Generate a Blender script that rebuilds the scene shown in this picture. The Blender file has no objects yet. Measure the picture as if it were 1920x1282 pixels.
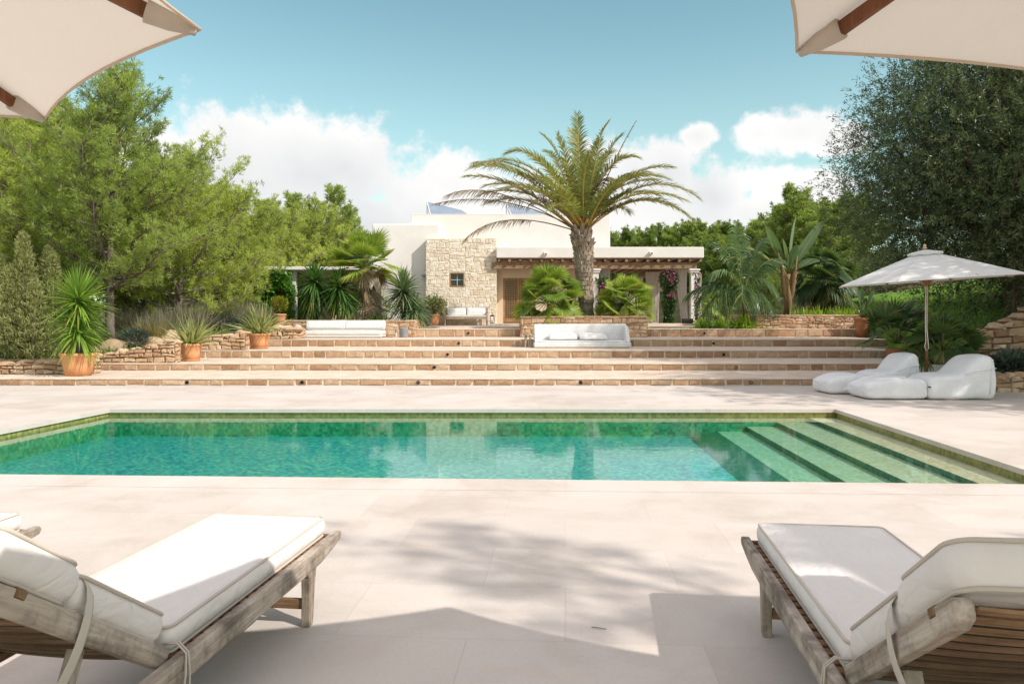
import bpy, math, random
import numpy as np
from mathutils import Vector, Matrix

random.seed(7)
SC = bpy.context.scene
COL = SC.collection
R = math.radians
# ---- survey of the place: eye 1.4 m above the deck, looking along +Y ----
FOC, CX, V0, EYE = 1423.0, 960.0, 597.0, 1.4
def gp(u, v, z=0.0):
    Y = FOC * (EYE - z) / (v - V0)
    return Vector(((u - CX) / FOC * Y, Y, z))
def dp(u, v, Y):
    return Vector(((u - CX) / FOC * Y, Y, EYE - (v - V0) / FOC * Y))

# ------------------------------------------------------------------ helpers
def link(o, parent=None):
    COL.objects.link(o)
    if parent is not None:
        o.parent = parent
    return o
def tag(o, label=None, cat=None, group=None, kind=None):
    if label: o['label'] = label
    if cat: o['category'] = cat
    if group: o['group'] = group
    if kind: o['kind'] = kind
    return o
def thing(name, label, cat, loc=(0, 0, 0), rz=0.0, group=None):
    o = bpy.data.objects.new(name, None)
    o.empty_display_size = 0.2
    o.location = loc
    o.rotation_euler = (0, 0, rz)
    link(o)
    return tag(o, label, cat, group)
def kids(o):
    return [c for c in COL.objects if c.parent == o]
def copy_tree(o, parent=None):
    ch = kids(o)
    c = o.copy()
    COL.objects.link(c)
    c.parent = parent
    for k in ch:
        copy_tree(k, c)
    return c

class MB:
    """collects shapes and links them as ONE mesh object"""
    def __init__(s):
        s.v, s.f, s.m, s.t = [], [], [], []
    def add(s, verts, faces, mi=0, tint=0.5):
        b = len(s.v)
        s.v.extend([tuple(p) for p in verts])
        for f in faces:
            s.f.append(tuple(b + i for i in f)); s.m.append(mi); s.t.append(tint)
    def hexa(s, c8, mi=0, tint=0.5):
        s.add(c8, [(0, 3, 2, 1), (4, 5, 6, 7), (0, 1, 5, 4), (1, 2, 6, 5), (2, 3, 7, 6), (3, 0, 4, 7)], mi, tint)
    def box(s, c, d, rz=0.0, mi=0, tint=0.5, M=None):
        x, y, z = d[0] / 2, d[1] / 2, d[2] / 2
        pts = [Vector(p) for p in ((-x, -y, -z), (x, -y, -z), (x, y, -z), (-x, y, -z), (-x, -y, z), (x, -y, z), (x, y, z), (-x, y, z))]
        m = M if M is not None else Matrix.Rotation(rz, 3, 'Z')
        s.hexa([m @ p + Vector(c) for p in pts], mi, tint)
    def bb(s, x0, x1, y0, y1, z0, z1, mi=0, tint=0.5):
        s.box(((x0 + x1) / 2, (y0 + y1) / 2, (z0 + z1) / 2), (x1 - x0, y1 - y0, z1 - z0), 0, mi, tint)
    def beam(s, p0, p1, w, h, up=(0, 0, 1), mi=0, tint=0.5):
        p0, p1 = Vector(p0), Vector(p1)
        d = (p1 - p0).normalized()
        sd = d.cross(Vector(up)).normalized()
        u = sd.cross(d).normalized()
        a, b = sd * w / 2, u * h / 2
        s.hexa([p0 - a - b, p0 + a - b, p1 + a - b, p1 - a - b, p0 - a + b, p0 + a + b, p1 + a + b, p1 - a + b], mi, tint)
    def tube(s, path, rad, n=8, mi=0, tint=0.5, closed=False):
        path = [Vector(p) for p in path]
        k = len(path)
        if not hasattr(rad, '__len__'): rad = [rad] * k
        vs, fs = [], []
        ref = None
        for i, p in enumerate(path):
            if closed: d = path[(i + 1) % k] - path[i - 1]
            else: d = path[min(i + 1, k - 1)] - path[max(i - 1, 0)]
            d.normalize()
            if ref is None:
                ref = Vector((0, 0, 1)) if abs(d.z) < 0.9 else Vector((1, 0, 0))
            sd = d.cross(ref)
            if sd.length < 1e-4: sd = d.cross(Vector((0.3, 1, 0.2)))
            sd.normalize()
            ref = sd.cross(d).normalized()
            for j in range(n):
                a = 2 * math.pi * j / n
                vs.append(p + (sd * math.cos(a) + ref * math.sin(a)) * rad[i])
        for i in range(k if closed else k - 1):
            i2 = (i + 1) % k
            for j in range(n):
                j2 = (j + 1) % n
                fs.append((i * n + j, i * n + j2, i2 * n + j2, i2 * n + j))
        if not closed:
            fs.append(tuple(range(n - 1, -1, -1)))
            fs.append(tuple((k - 1) * n + j for j in range(n)))
        s.add(vs, fs, mi, tint)
    def lathe(s, prof, n=24, c=(0, 0, 0), mi=0, tint=0.5):
        c = Vector(c); vs, fs = [], []
        for r, z in prof:
            for j in range(n):
                a = 2 * math.pi * j / n
                vs.append(c + Vector((r * math.cos(a), r * math.sin(a), z)))
        for i in range(len(prof) - 1):
            for j in range(n):
                j2 = (j + 1) % n
                fs.append((i * n + j, i * n + j2, (i + 1) * n + j2, (i + 1) * n + j))
        fs.append(tuple(range(n - 1, -1, -1)))
        fs.append(tuple((len(prof) - 1) * n + j for j in range(n)))
        s.add(vs, fs, mi, tint)
    def extr(s, poly, x0, x1, mi=0, tint=0.5):
        """polygon in (y,z) pulled along x"""
        n = len(poly)
        vs = [(x0, p[0], p[1]) for p in poly] + [(x1, p[0], p[1]) for p in poly]
        fs = [tuple(range(n)), tuple(range(2 * n - 1, n - 1, -1))]
        fs += [(i, n + i, n + (i + 1) % n, (i + 1) % n) for i in range(n)]
        s.add(vs, fs, mi, tint)
    def lump(s, c, r, seed=0, n=9, flat=0.75, mi=0, tint=0.5):
        rg = random.Random(seed); c = Vector(c); vs, fs = [], []
        ph = [rg.uniform(0, 6.28) for _ in range(6)]
        for i in range(n):
            th = math.pi * i / (n - 1)
            for j in range(n + 3):
                a = 2 * math.pi * j / (n + 3)
                d = Vector((math.sin(th) * math.cos(a), math.sin(th) * math.sin(a), math.cos(th)))
                k = 1 + 0.16 * math.sin(3 * d.x + ph[0]) + 0.14 * math.sin(4 * d.y + ph[1]) + 0.12 * math.sin(5 * d.z + ph[2] + 2 * d.x)
                vs.append(c + Vector((d.x * r[0] * k, d.y * r[1] * k, d.z * r[2] * k * flat)))
        m = n + 3
        for i in range(n - 1):
            for j in range(m):
                fs.append((i * m + j, (i + 1) * m + j, (i + 1) * m + (j + 1) % m, i * m + (j + 1) % m))
        s.add(vs, fs, mi, tint)
    def build(s, name, mats, parent=None, smooth=False, bevel=0.0, world=False, seg=2, sub=0):
        off = Vector((0, 0, 0))
        if parent is not None and world:
            p = parent
            while p is not None:
                off += Vector(p.location); p = p.parent
        me = bpy.data.meshes.new(name)
        me.from_pydata([(a - off.x, b - off.y, c - off.z) for a, b, c in s.v], [], s.f)
        if not isinstance(mats, (list, tuple)): mats = [mats]
        for m in mats: me.materials.append(m)
        me.polygons.foreach_set('material_index', s.m)
        at = me.attributes.new('tint', 'FLOAT', 'FACE')
        at.data.foreach_set('value', s.t)
        if smooth: me.polygons.foreach_set('use_smooth', [True] * len(s.f))
        me.update()
        o = bpy.data.objects.new(name, me)
        link(o, parent)
        if bevel:
            b = o.modifiers.new('b', 'BEVEL'); b.width = bevel; b.segments = seg; b.limit_method = 'ANGLE'; b.angle_limit = R(40)
        if sub:
            b = o.modifiers.new('s', 'SUBSURF'); b.levels = sub; b.render_levels = sub
        return o

def nrm(a):
    return a / np.maximum(np.linalg.norm(a, axis=-1, keepdims=True), 1e-9)

class LV:
    """collects leaves (kites and ribbons) with numpy and links them as ONE mesh"""
    def __init__(s, seed=0):
        s.V, s.F, s.T, s.n = [], [], [], 0
        s.r = np.random.default_rng(seed)
    def put(s, V, F, T):
        s.V.append(V.reshape(-1, 3)); s.F.append(F.reshape(-1, 4) + s.n); s.T.append(T)
        s.n += len(s.V[-1])
    def kites(s, P, D, L, W, tint):
        N = len(P); D = nrm(D)
        L = np.broadcast_to(L, (N,)); W = np.broadcast_to(W, (N,)); tint = np.broadcast_to(tint, (N,))
        A = s.r.normal(size=(N, 3))
        S = nrm(np.cross(D, A))
        U = np.cross(S, D)
        mid = P + D * (L * 0.45)[:, None] + U * (L * 0.06)[:, None]
        V = np.stack([P, mid + S * (W / 2)[:, None], P + D * L[:, None], mid - S * (W / 2)[:, None]], 1)
        s.put(V, np.arange(N * 4).reshape(N, 4), tint)
    def ribbons(s, P, D, L, W, droop, tint, seg=3, twist=0.0, side=None, prof=None, base=0.6):
        N = len(P); D = nrm(D)
        L = np.broadcast_to(L, (N,)); W = np.broadcast_to(W, (N,)); droop = np.broadcast_to(droop, (N,)); tint = np.broadcast_to(tint, (N,))
        t = np.linspace(0, 1, seg + 1)
        pos = P[:, None, :] + D[:, None, :] * (L[:, None] * t)[..., None]
        pos[:, :, 2] -= (droop * L)[:, None] * t ** 2
        if side is None:
            up = np.zeros((N, 3)); up[:, 2] = 1
            st = np.abs(D[:, 2]) > 0.97
            up[st] = (0.6, 0.8, 0)
            S = nrm(np.cross(D, up))
        else:
            S = nrm(side)
        if twist:
            a = s.r.uniform(-twist, twist, N)
            U = np.cross(S, D)
            S = S * np.cos(a)[:, None] + U * np.sin(a)[:, None]
        w = np.where(t < 0.25, base + (1 - base) * t / 0.25, 1 - ((t - 0.25) / 0.75) ** 1.7) if prof is None else np.array(prof)
        w = np.maximum(w, 0.03)
        off = S[:, None, :] * (W[:, None] * w / 2)[..., None]
        V = np.stack([pos - off, pos + off], 2)          # N, S, 2, 3
        k = seg + 1
        b = (np.arange(N) * k * 2)[:, None] + (np.arange(seg) * 2)[None, :]
        F = np.stack([b, b + 1, b + 3, b + 2], -1)
        s.put(V, F, np.repeat(tint, seg))
    def build(s, name, mat, parent=None, off=None):
        V = np.concatenate(s.V).astype(np.float32); F = np.concatenate(s.F).astype(np.int32); T = np.concatenate(s.T).astype(np.float32)
        if off is not None: V = V - np.array(off, np.float32)
        me = bpy.data.meshes.new(name)
        me.vertices.add(len(V)); me.vertices.foreach_set('co', V.ravel())
        me.loops.add(F.size); me.loops.foreach_set('vertex_index', F.ravel())
        me.polygons.add(len(F)); me.polygons.foreach_set('loop_start', np.arange(0, F.size, 4, dtype=np.int32))
        me.update(calc_edges=True)
        at = me.attributes.new('tint', 'FLOAT', 'FACE'); at.data.foreach_set('value', T)
        me.materials.append(mat)
        o = bpy.data.objects.new(name, me)
        return link(o, parent)

# ---------------------------------------------------------------- materials
def nmat(name):
    m = bpy.data.materials.new(name); m.use_nodes = True
    nt = m.node_tree; nt.nodes.clear()
    out = nt.nodes.new('ShaderNodeOutputMaterial')
    return m, nt, out
def N(nt, t, **k):
    n = nt.nodes.new(t)
    for a, b in k.items():
        if a.startswith('i_'): n.inputs[a[2:].replace('_', ' ')].default_value = b
        else: setattr(n, a, b)
    return n
def c4(c): return (c[0], c[1], c[2], 1)
def coords(nt, scale=(1, 1, 1), rot=(0, 0, 0), kind='Object'):
    tc = N(nt, 'ShaderNodeTexCoord'); mp = N(nt, 'ShaderNodeMapping')
    mp.inputs['Scale'].default_value = scale; mp.inputs['Rotation'].default_value = rot
    nt.links.new(tc.outputs[kind], mp.inputs[0])
    return mp.outputs[0]
def noise(nt, vec, scale, detail=4, rough=0.6, dist=0.0):
    n = N(nt, 'ShaderNodeTexNoise'); n.inputs['Scale'].default_value = scale; n.inputs['Detail'].default_value = detail
    n.inputs['Roughness'].default_value = rough; n.inputs['Distortion'].default_value = dist
    if vec is not None: nt.links.new(vec, n.inputs['Vector'])
    return n.outputs['Fac']
def ramp(nt, fac, stops):
    r = N(nt, 'ShaderNodeValToRGB'); e = r.color_ramp.elements
    e[0].position, e[0].color = stops[0][0], c4(stops[0][1])
    e[1].position, e[1].color = stops[1][0], c4(stops[1][1])
    for p, c in stops[2:]:
        x = e.new(p); x.color = c4(c)
    nt.links.new(fac, r.inputs[0]); return r.outputs[0]
def mix(nt, a, b, f, blend='MIX'):
    m = N(nt, 'ShaderNodeMix', data_type='RGBA', blend_type=blend)
    for s, v in ((m.inputs[0], f), (m.inputs[6], a), (m.inputs[7], b)):
        if hasattr(v, 'is_output') or isinstance(v, bpy.types.NodeSocket): nt.links.new(v, s)
        else: s.default_value = c4(v) if isinstance(v, (tuple, list)) else v
    return m.outputs[2]
def math_(nt, op, a, b=None, clamp=False):
    m = N(nt, 'ShaderNodeMath', operation=op, use_clamp=clamp)
    for s, v in ((m.inputs[0], a), (m.inputs[1], b)):
        if v is None: continue
        if isinstance(v, bpy.types.NodeSocket): nt.links.new(v, s)
        else: s.default_value = v
    return m.outputs[0]
def attr(nt, name='tint'):
    return N(nt, 'ShaderNodeAttribute', attribute_name=name).outputs['Fac']
def bump(nt, h, strength=0.3, dist=0.02):
    b = N(nt, 'ShaderNodeBump'); b.inputs['Strength'].default_value = strength; b.inputs['Distance'].default_value = dist
    nt.links.new(h, b.inputs['Height']); return b.outputs[0]
def princ(nt, out, col, rough=0.7, nor=None, spec=0.3):
    p = N(nt, 'ShaderNodeBsdfPrincipled')
    if isinstance(col, bpy.types.NodeSocket): nt.links.new(col, p.inputs['Base Color'])
    else: p.inputs['Base Color'].default_value = c4(col)
    if isinstance(rough, bpy.types.NodeSocket): nt.links.new(rough, p.inputs['Roughness'])
    else: p.inputs['Roughness'].default_value = rough
    p.inputs['Specular IOR Level'].default_value = spec
    if nor is not None: nt.links.new(nor, p.inputs['Normal'])
    nt.links.new(p.outputs[0], out.inputs[0]); return p

def simple(name, col, rough=0.7, var=0.12, scale=6.0, bs=0.15, spec=0.3, fine=60, bdist=0.01):
    """plain surface with soft mottling and a fine grain"""
    m, nt, out = nmat(name); vec = coords(nt)
    a = noise(nt, vec, scale, 5); b = noise(nt, vec, fine, 3)
    d = tuple(c * (1 - var) for c in col); l = tuple(min(c * (1 + var), 0.95) for c in col)
    c = ramp(nt, a, [(0.3, d), (0.7, l)])
    princ(nt, out, c, rough, bump(nt, b, bs, bdist), spec); return m

def leafmat(name, dark, light, dry=None, trans=0.35, rough=0.45, tw=1.25):
    """tint 0..0.8 runs dark to light green, above that towards a dry leaf"""
    m, nt, out = nmat(name)
    st = [(0.0, dark), (0.78, light)]
    if dry: st.append((1.0, dry))
    c = ramp(nt, attr(nt), st)
    p = N(nt, 'ShaderNodeBsdfPrincipled'); nt.links.new(c, p.inputs['Base Color'])
    p.inputs['Roughness'].default_value = rough; p.inputs['Specular IOR Level'].default_value = 0.35
    t = N(nt, 'ShaderNodeBsdfTranslucent')
    tc = mix(nt, c, (1.0, 1.0, 0.45), 1.0, 'MULTIPLY')
    g = N(nt, 'ShaderNodeGamma'); g.inputs[1].default_value = 1 / tw
    nt.links.new(tc, g.inputs[0]); nt.links.new(g.outputs[0], t.inputs[0])
    s = N(nt, 'ShaderNodeMixShader'); s.inputs[0].default_value = trans
    nt.links.new(p.outputs[0], s.inputs[1]); nt.links.new(t.outputs[0], s.inputs[2]); nt.links.new(s.outputs[0], out.inputs[0])
    return m

def stonemat(name, a, b, c, bs=0.5, scale=9.0, rough=0.85):
    m, nt, out = nmat(name); vec = coords(nt)
    t = attr(nt)
    base = ramp(nt, t, [(0.0, a), (0.5, b), (1.0, c)])
    n1 = noise(nt, vec, scale, 6, 0.65); n2 = noise(nt, vec, scale * 5, 5, 0.7)
    shade = ramp(nt, n1, [(0.25, (0.72, 0.70, 0.67)), (0.75, (1.12, 1.1, 1.08))])
    col = mix(nt, base, shade, 1.0, 'MULTIPLY')
    pit = ramp(nt, n2, [(0.34, (0.6, 0.55, 0.5)), (0.5, (1, 1, 1))])
    col = mix(nt, col, pit, 0.6, 'MULTIPLY')
    h = math_(nt, 'ADD', n2, n1)
    princ(nt, out, col, rough, bump(nt, h, bs, 0.02), 0.2); return m

def woodmat(name, a, b, c, along='Y', scale=1.0, dark=0.35):
    m, nt, out = nmat(name)
    s = {'X': (1.2, 22, 22), 'Y': (22, 1.2, 22), 'Z': (22, 22, 1.2)}[along]
    vec = coords(nt, tuple(k * scale for k in s)); v2 = coords(nt)
    g = noise(nt, vec, 1.6, 6, 0.65, 0.6); g2 = noise(nt, v2, 5.0, 5, 0.7)
    col = ramp(nt, g, [(0.25, a), (0.5, b), (0.72, c)])
    st = ramp(nt, g2, [(0.36, (dark, dark * 0.95, dark * 0.9)), (0.56, (1, 1, 1))])
    col = mix(nt, col, st, 0.75, 'MULTIPLY')
    w = ramp(nt, attr(nt), [(0.0, (0.75, 0.75, 0.75)), (1.0, (1.2, 1.2, 1.2))])
    col = mix(nt, col, w, 1.0, 'MULTIPLY')
    princ(nt, out, col, 0.72, bump(nt, g, 0.5, 0.006), 0.25); return m

def clothmat(name, col, trans=0.0, var=0.04, wave=0.25, fine=900, tcol=None):
    m, nt, out = nmat(name); vec = coords(nt)
    a = noise(nt, vec, 5, 4); b = noise(nt, vec, fine, 2)
    w = noise(nt, vec, 7, 3, 0.55); cr = noise(nt, coords(nt, (1.6, 0.8, 1.2), (0.3, 0.2, 0.6)), 4.5, 2, 0.5, 1.2)
    cr = math_(nt, 'MULTIPLY', math_(nt, 'ABSOLUTE', math_(nt, 'SUBTRACT', cr, 0.5)), 5.0, True)
    h = math_(nt, 'ADD', math_(nt, 'ADD', math_(nt, 'MULTIPLY', b, 0.10), w), math_(nt, 'MULTIPLY', cr, 0.55))
    c = ramp(nt, a, [(0.3, tuple(x * (1 - var) for x in col)), (0.7, tuple(min(0.95, x * (1 + var)) for x in col))])
    p = N(nt, 'ShaderNodeBsdfPrincipled'); nt.links.new(c, p.inputs['Base Color']); p.inputs['Roughness'].default_value = 0.85
    p.inputs['Specular IOR Level'].default_value = 0.15; p.inputs['Sheen Weight'].default_value = 0.1
    nt.links.new(bump(nt, h, wave, 0.03), p.inputs['Normal'])
    if trans:
        t = N(nt, 'ShaderNodeBsdfTranslucent'); t.inputs[0].default_value = c4(tcol or col)
        s = N(nt, 'ShaderNodeMixShader'); s.inputs[0].default_value = trans
        nt.links.new(p.outputs[0], s.inputs[1]); nt.links.new(t.outputs[0], s.inputs[2]); nt.links.new(s.outputs[0], out.inputs[0])
    else:
        nt.links.new(p.outputs[0], out.inputs[0])
    return m

M = {}
M['render'] = simple('white_render', (0.76, 0.715, 0.685), 0.9, 0.05, 1.2, 0.25, 0.1, 25)
M['white_plaster'] = simple('white_plaster', (0.82, 0.79, 0.76), 0.85, 0.03, 2, 0.15, 0.15, 30)
M['shaded_render'] = simple('shaded_plaster', (0.62, 0.50, 0.38), 0.9, 0.06, 1.5, 0.2, 0.1, 25)  # white wall under a roof, its shade put into the colour
M['tower_stone'] = stonemat('tower_stone', (0.74, 0.62, 0.48), (0.86, 0.77, 0.65), (0.92, 0.86, 0.78), 0.35, 8)
M['tower_mortar'] = simple('tower_mortar', (0.72, 0.61, 0.48), 0.95, 0.08, 12, 0.3, 0.1)
M['stone'] = stonemat('dry_stone', (0.42, 0.255, 0.155), (0.58, 0.395, 0.255), (0.70, 0.54, 0.39), 0.7, 9)
M['gap'] = simple('stone_gap', (0.22, 0.15, 0.10), 0.95, 0.2, 20, 0.3, 0.05)
M['planter_gap'] = simple('planter_joint', (0.40, 0.27, 0.17), 0.95, 0.2, 20, 0.3, 0.05)
M['riser'] = stonemat('riser_block', (0.40, 0.235, 0.14), (0.53, 0.34, 0.215), (0.62, 0.45, 0.31), 1.0, 7)
M['riser_mortar'] = simple('riser_mortar', (0.72, 0.59, 0.46), 0.95, 0.08, 10, 0.4, 0.05)
M['tread'] = simple('tread_stone', (0.64, 0.52, 0.42), 0.92, 0.15, 2.6, 0.6, 0.1, 22, 0.03)
M['terracotta'] = simple('terracotta', (0.64, 0.31, 0.155), 0.85, 0.17, 4.5, 0.2, 0.15, 50)
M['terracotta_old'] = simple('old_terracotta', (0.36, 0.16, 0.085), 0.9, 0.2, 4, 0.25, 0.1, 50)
M['soil'] = simple('soil', (0.09, 0.06, 0.04), 0.95, 0.3, 20, 0.6, 0.05)
M['cushion'] = clothmat('cushion_canvas', (0.79, 0.735, 0.70), 0, 0.03, 0.40)
M['gap_shade'] = clothmat('gap_shade_cloth', (0.03, 0.02, 0.015), 0, 0.1, 0.1)  # near black, as the shade between the slats
M['piping'] = clothmat('cushion_piping', (0.56, 0.49, 0.42), 0, 0.05, 0.1)
M['webbing'] = clothmat('webbing', (0.56, 0.50, 0.43), 0, 0.06, 0.1)
M['bag'] = clothmat('bag_canvas', (0.82, 0.79, 0.80), 0, 0.03, 0.24)
M['sofa'] = clothmat('sofa_canvas', (0.72, 0.70, 0.685), 0, 0.03, 0.25)
M['canopy'] = clothmat('canopy_canvas', (0.76, 0.70, 0.63), 0.26, 0.02, 0.16, 900, (0.82, 0.74, 0.64))
M['canopy_white'] = clothmat('white_canopy_canvas', (0.80, 0.78, 0.76), 0.25, 0.02, 0.12, 900, (0.8, 0.76, 0.72))
M['curtain'] = clothmat('curtain_voile', (0.78, 0.72, 0.67), 0.35, 0.03, 0.1)
M['teak_old'] = woodmat('weathered_teak', (0.20, 0.15, 0.115), (0.42, 0.35, 0.285), (0.60, 0.53, 0.46), 'Y', 1.0, 0.22)
M['teak_slat'] = woodmat('teak_slat', (0.12, 0.065, 0.035), (0.24, 0.14, 0.075), (0.33, 0.22, 0.13), 'X', 1.0, 0.6)
M['teak_leg'] = woodmat('weathered_leg', (0.22, 0.165, 0.12), (0.39, 0.32, 0.255), (0.54, 0.46, 0.39), 'Z')
M['rib_wood'] = woodmat('parasol_wood', (0.10, 0.04, 0.018), (0.19, 0.075, 0.035), (0.26, 0.115, 0.055), 'Z', 0.6, 0.7)
M['pole_wood'] = woodmat('pole_wood', (0.17, 0.07, 0.03), (0.30, 0.13, 0.06), (0.38, 0.19, 0.10), 'Z', 0.6, 0.7)
M['porch_wood'] = woodmat('porch_wood', (0.19, 0.115, 0.07), (0.32, 0.20, 0.125), (0.44, 0.30, 0.20), 'X', 0.5, 0.6)
M['joist_wood'] = woodmat('joist_wood', (0.16, 0.09, 0.05), (0.28, 0.17, 0.10), (0.38, 0.25, 0.16), 'Y', 0.5, 0.6)
M['door_wood'] = woodmat('door_wood', (0.22, 0.115, 0.05), (0.36, 0.20, 0.09), (0.46, 0.28, 0.14), 'Z', 0.7, 0.7)
M['bench_wood'] = woodmat('bench_wood', (0.24, 0.18, 0.13), (0.40, 0.32, 0.25), (0.50, 0.42, 0.34), 'X', 0.7, 0.6)
M['dark_glass'] = simple('dark_glass', (0.02, 0.022, 0.025), 0.08, 0.1, 2, 0.0, 0.6)
M['dark'] = simple('dark_recess', (0.02, 0.017, 0.015), 0.8, 0.2, 5, 0.1)
M['iron'] = simple('black_iron', (0.02, 0.02, 0.022), 0.5, 0.2, 8, 0.1, 0.4)
M['steel'] = simple('brushed_steel', (0.45, 0.45, 0.45), 0.35, 0.1, 8, 0.1, 0.6)
M['zinc'] = simple('zinc_bucket', (0.27, 0.29, 0.32), 0.55, 0.15, 8, 0.2, 0.5)
M['panel_glass'] = simple('panel_glass', (0.20, 0.25, 0.32), 0.12, 0.1, 2, 0.0, 0.6)
M['frame_alu'] = simple('frame_aluminium', (0.55, 0.56, 0.57), 0.4, 0.05, 4, 0.05, 0.5)
M['wicker'] = simple('black_wicker', (0.02, 0.018, 0.02), 0.7, 0.4, 60, 0.8, 0.3)
M['rope'] = clothmat('white_rope', (0.72, 0.70, 0.67), 0, 0.05, 0.1)
M['concrete'] = simple('pale_concrete', (0.60, 0.58, 0.56), 0.85, 0.06, 5, 0.2, 0.15)
M['bark'] = woodmat('pine_bark', (0.13, 0.105, 0.09), (0.26, 0.21, 0.18), (0.38, 0.32, 0.28), 'Z', 0.35, 0.5)
M['pine_trunk'] = woodmat('dark_pine_bark', (0.085, 0.065, 0.055), (0.165, 0.13, 0.11), (0.26, 0.21, 0.18), 'Z', 0.35, 0.5)
M['olive_bark'] = woodmat('olive_bark', (0.09, 0.06, 0.045), (0.16, 0.11, 0.08), (0.24, 0.18, 0.13), 'Z', 0.35, 0.5)
M['boulder'] = stonemat('boulder', (0.34, 0.24, 0.15), (0.46, 0.34, 0.22), (0.55, 0.44, 0.32), 0.7, 5)
M['palm_bark'] = woodmat('palm_bark', (0.17, 0.125, 0.09), (0.34, 0.26, 0.20), (0.48, 0.40, 0.32), 'Z', 0.5, 0.5)
M['pouf'] = clothmat('grey_pouf', (0.42, 0.42, 0.43), 0, 0.08, 0.4)
# foliage
M['pine'] = leafmat('pine_needles', (0.14, 0.21, 0.042), (0.45, 0.565, 0.135), (0.46, 0.38, 0.23), 0.55)
M['pine_yellow'] = leafmat('yellow_pine_needles', (0.20, 0.27, 0.042), (0.57, 0.665, 0.145), (0.52, 0.44, 0.25), 0.55)  # yellower needles of the bushy pines
M['pine_far'] = leafmat('far_pine_needles', (0.13, 0.20, 0.045), (0.36, 0.47, 0.11), (0.3, 0.25, 0.15), 0.5)
M['juniper'] = leafmat('juniper_needles', (0.17, 0.19, 0.065), (0.40, 0.42, 0.18), (0.48, 0.36, 0.2), 0.4)
M['olive'] = leafmat('olive_leaves', (0.028, 0.052, 0.02), (0.175, 0.22, 0.095), (0.30, 0.29, 0.17), 0.3, 0.4)
M['yucca'] = leafmat('yucca_leaves', (0.07, 0.17, 0.02), (0.28, 0.44, 0.07), (0.42, 0.36, 0.1), 0.38, 0.35)
M['yucca_dark'] = leafmat('dark_yucca_leaves', (0.03, 0.09, 0.02), (0.12, 0.23, 0.055), (0.42, 0.36, 0.05), 0.32, 0.35)
M['yucca_blue'] = leafmat('blue_yucca_leaves', (0.055, 0.11, 0.04), (0.22, 0.31, 0.16), (0.36, 0.30, 0.12), 0.3, 0.35)
M['flax'] = leafmat('flax_leaves', (0.11, 0.17, 0.04), (0.52, 0.53, 0.24), (0.6, 0.52, 0.24), 0.4, 0.4)
M['date'] = leafmat('date_palm_leaves', (0.075, 0.115, 0.028), (0.34, 0.38, 0.115), (0.46, 0.36, 0.22), 0.45, 0.4)
M['dry'] = leafmat('dry_fronds', (0.15, 0.10, 0.06), (0.34, 0.255, 0.165), (0.44, 0.36, 0.25), 0.3, 0.7)
M['stalk'] = simple('golden_stalk', (0.52, 0.31, 0.075), 0.5, 0.2, 8, 0.1, 0.3)
M['green_stalk'] = simple('green_stalk', (0.16, 0.19, 0.055), 0.5, 0.2, 8, 0.1, 0.3)
M['fan'] = leafmat('fan_palm_leaves', (0.08, 0.17, 0.022), (0.38, 0.50, 0.08), (0.52, 0.43, 0.13), 0.42, 0.4)
M['fan_dark'] = leafmat('dark_fan_leaves', (0.025, 0.06, 0.018), (0.11, 0.18, 0.05), (0.28, 0.23, 0.09), 0.32, 0.35)
M['kentia'] = leafmat('feather_palm_leaves', (0.028, 0.07, 0.022), (0.15, 0.24, 0.085), (0.4, 0.36, 0.08), 0.3, 0.3)
M['banana'] = leafmat('paddle_leaves', (0.05, 0.11, 0.04), (0.19, 0.27, 0.13), (0.34, 0.29, 0.08), 0.35, 0.3)
M['lush'] = leafmat('lush_leaves', (0.09, 0.22, 0.02), (0.42, 0.60, 0.06), (0.6, 0.58, 0.12), 0.45, 0.4)
M['ivy'] = leafmat('ivy_leaves', (0.03, 0.11, 0.012), (0.14, 0.32, 0.035), (0.26, 0.4, 0.06), 0.35, 0.35)
M['topiary'] = leafmat('golden_leaves', (0.14, 0.17, 0.015), (0.36, 0.36, 0.03), (0.48, 0.42, 0.05), 0.35, 0.4)
M['lavender'] = leafmat('lavender_stems', (0.14, 0.145, 0.09), (0.31, 0.29, 0.21), (0.36, 0.28, 0.22), 0.25, 0.7)
M['broom'] = leafmat('broom_twigs', (0.17, 0.14, 0.05), (0.33, 0.27, 0.10), (0.36, 0.28, 0.12), 0.25, 0.6)
M['rosemary'] = leafmat('rosemary_leaves', (0.035, 0.055, 0.04), (0.11, 0.15, 0.11), (0.2, 0.2, 0.15), 0.2, 0.5)
M['bougain_leaf'] = leafmat('bougainvillea_leaves', (0.02, 0.05, 0.012), (0.09, 0.16, 0.045), (0.2, 0.2, 0.1), 0.3, 0.4)
M['bougain'] = leafmat('bougainvillea_bracts', (0.36, 0.06, 0.20), (0.55, 0.17, 0.38), (0.62, 0.32, 0.46), 0.4, 0.6)
M['succulent'] = leafmat('succulent_leaves', (0.09, 0.055, 0.045), (0.24, 0.27, 0.17), (0.36, 0.34, 0.24), 0.2, 0.5)
M['grass'] = leafmat('grass_blades', (0.06, 0.13, 0.018), (0.20, 0.34, 0.05), (0.32, 0.3, 0.1), 0.4, 0.5)
M['potshrub'] = leafmat('pot_shrub_leaves', (0.10, 0.13, 0.035), (0.27, 0.29, 0.11), (0.36, 0.30, 0.15), 0.35, 0.5)
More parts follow.
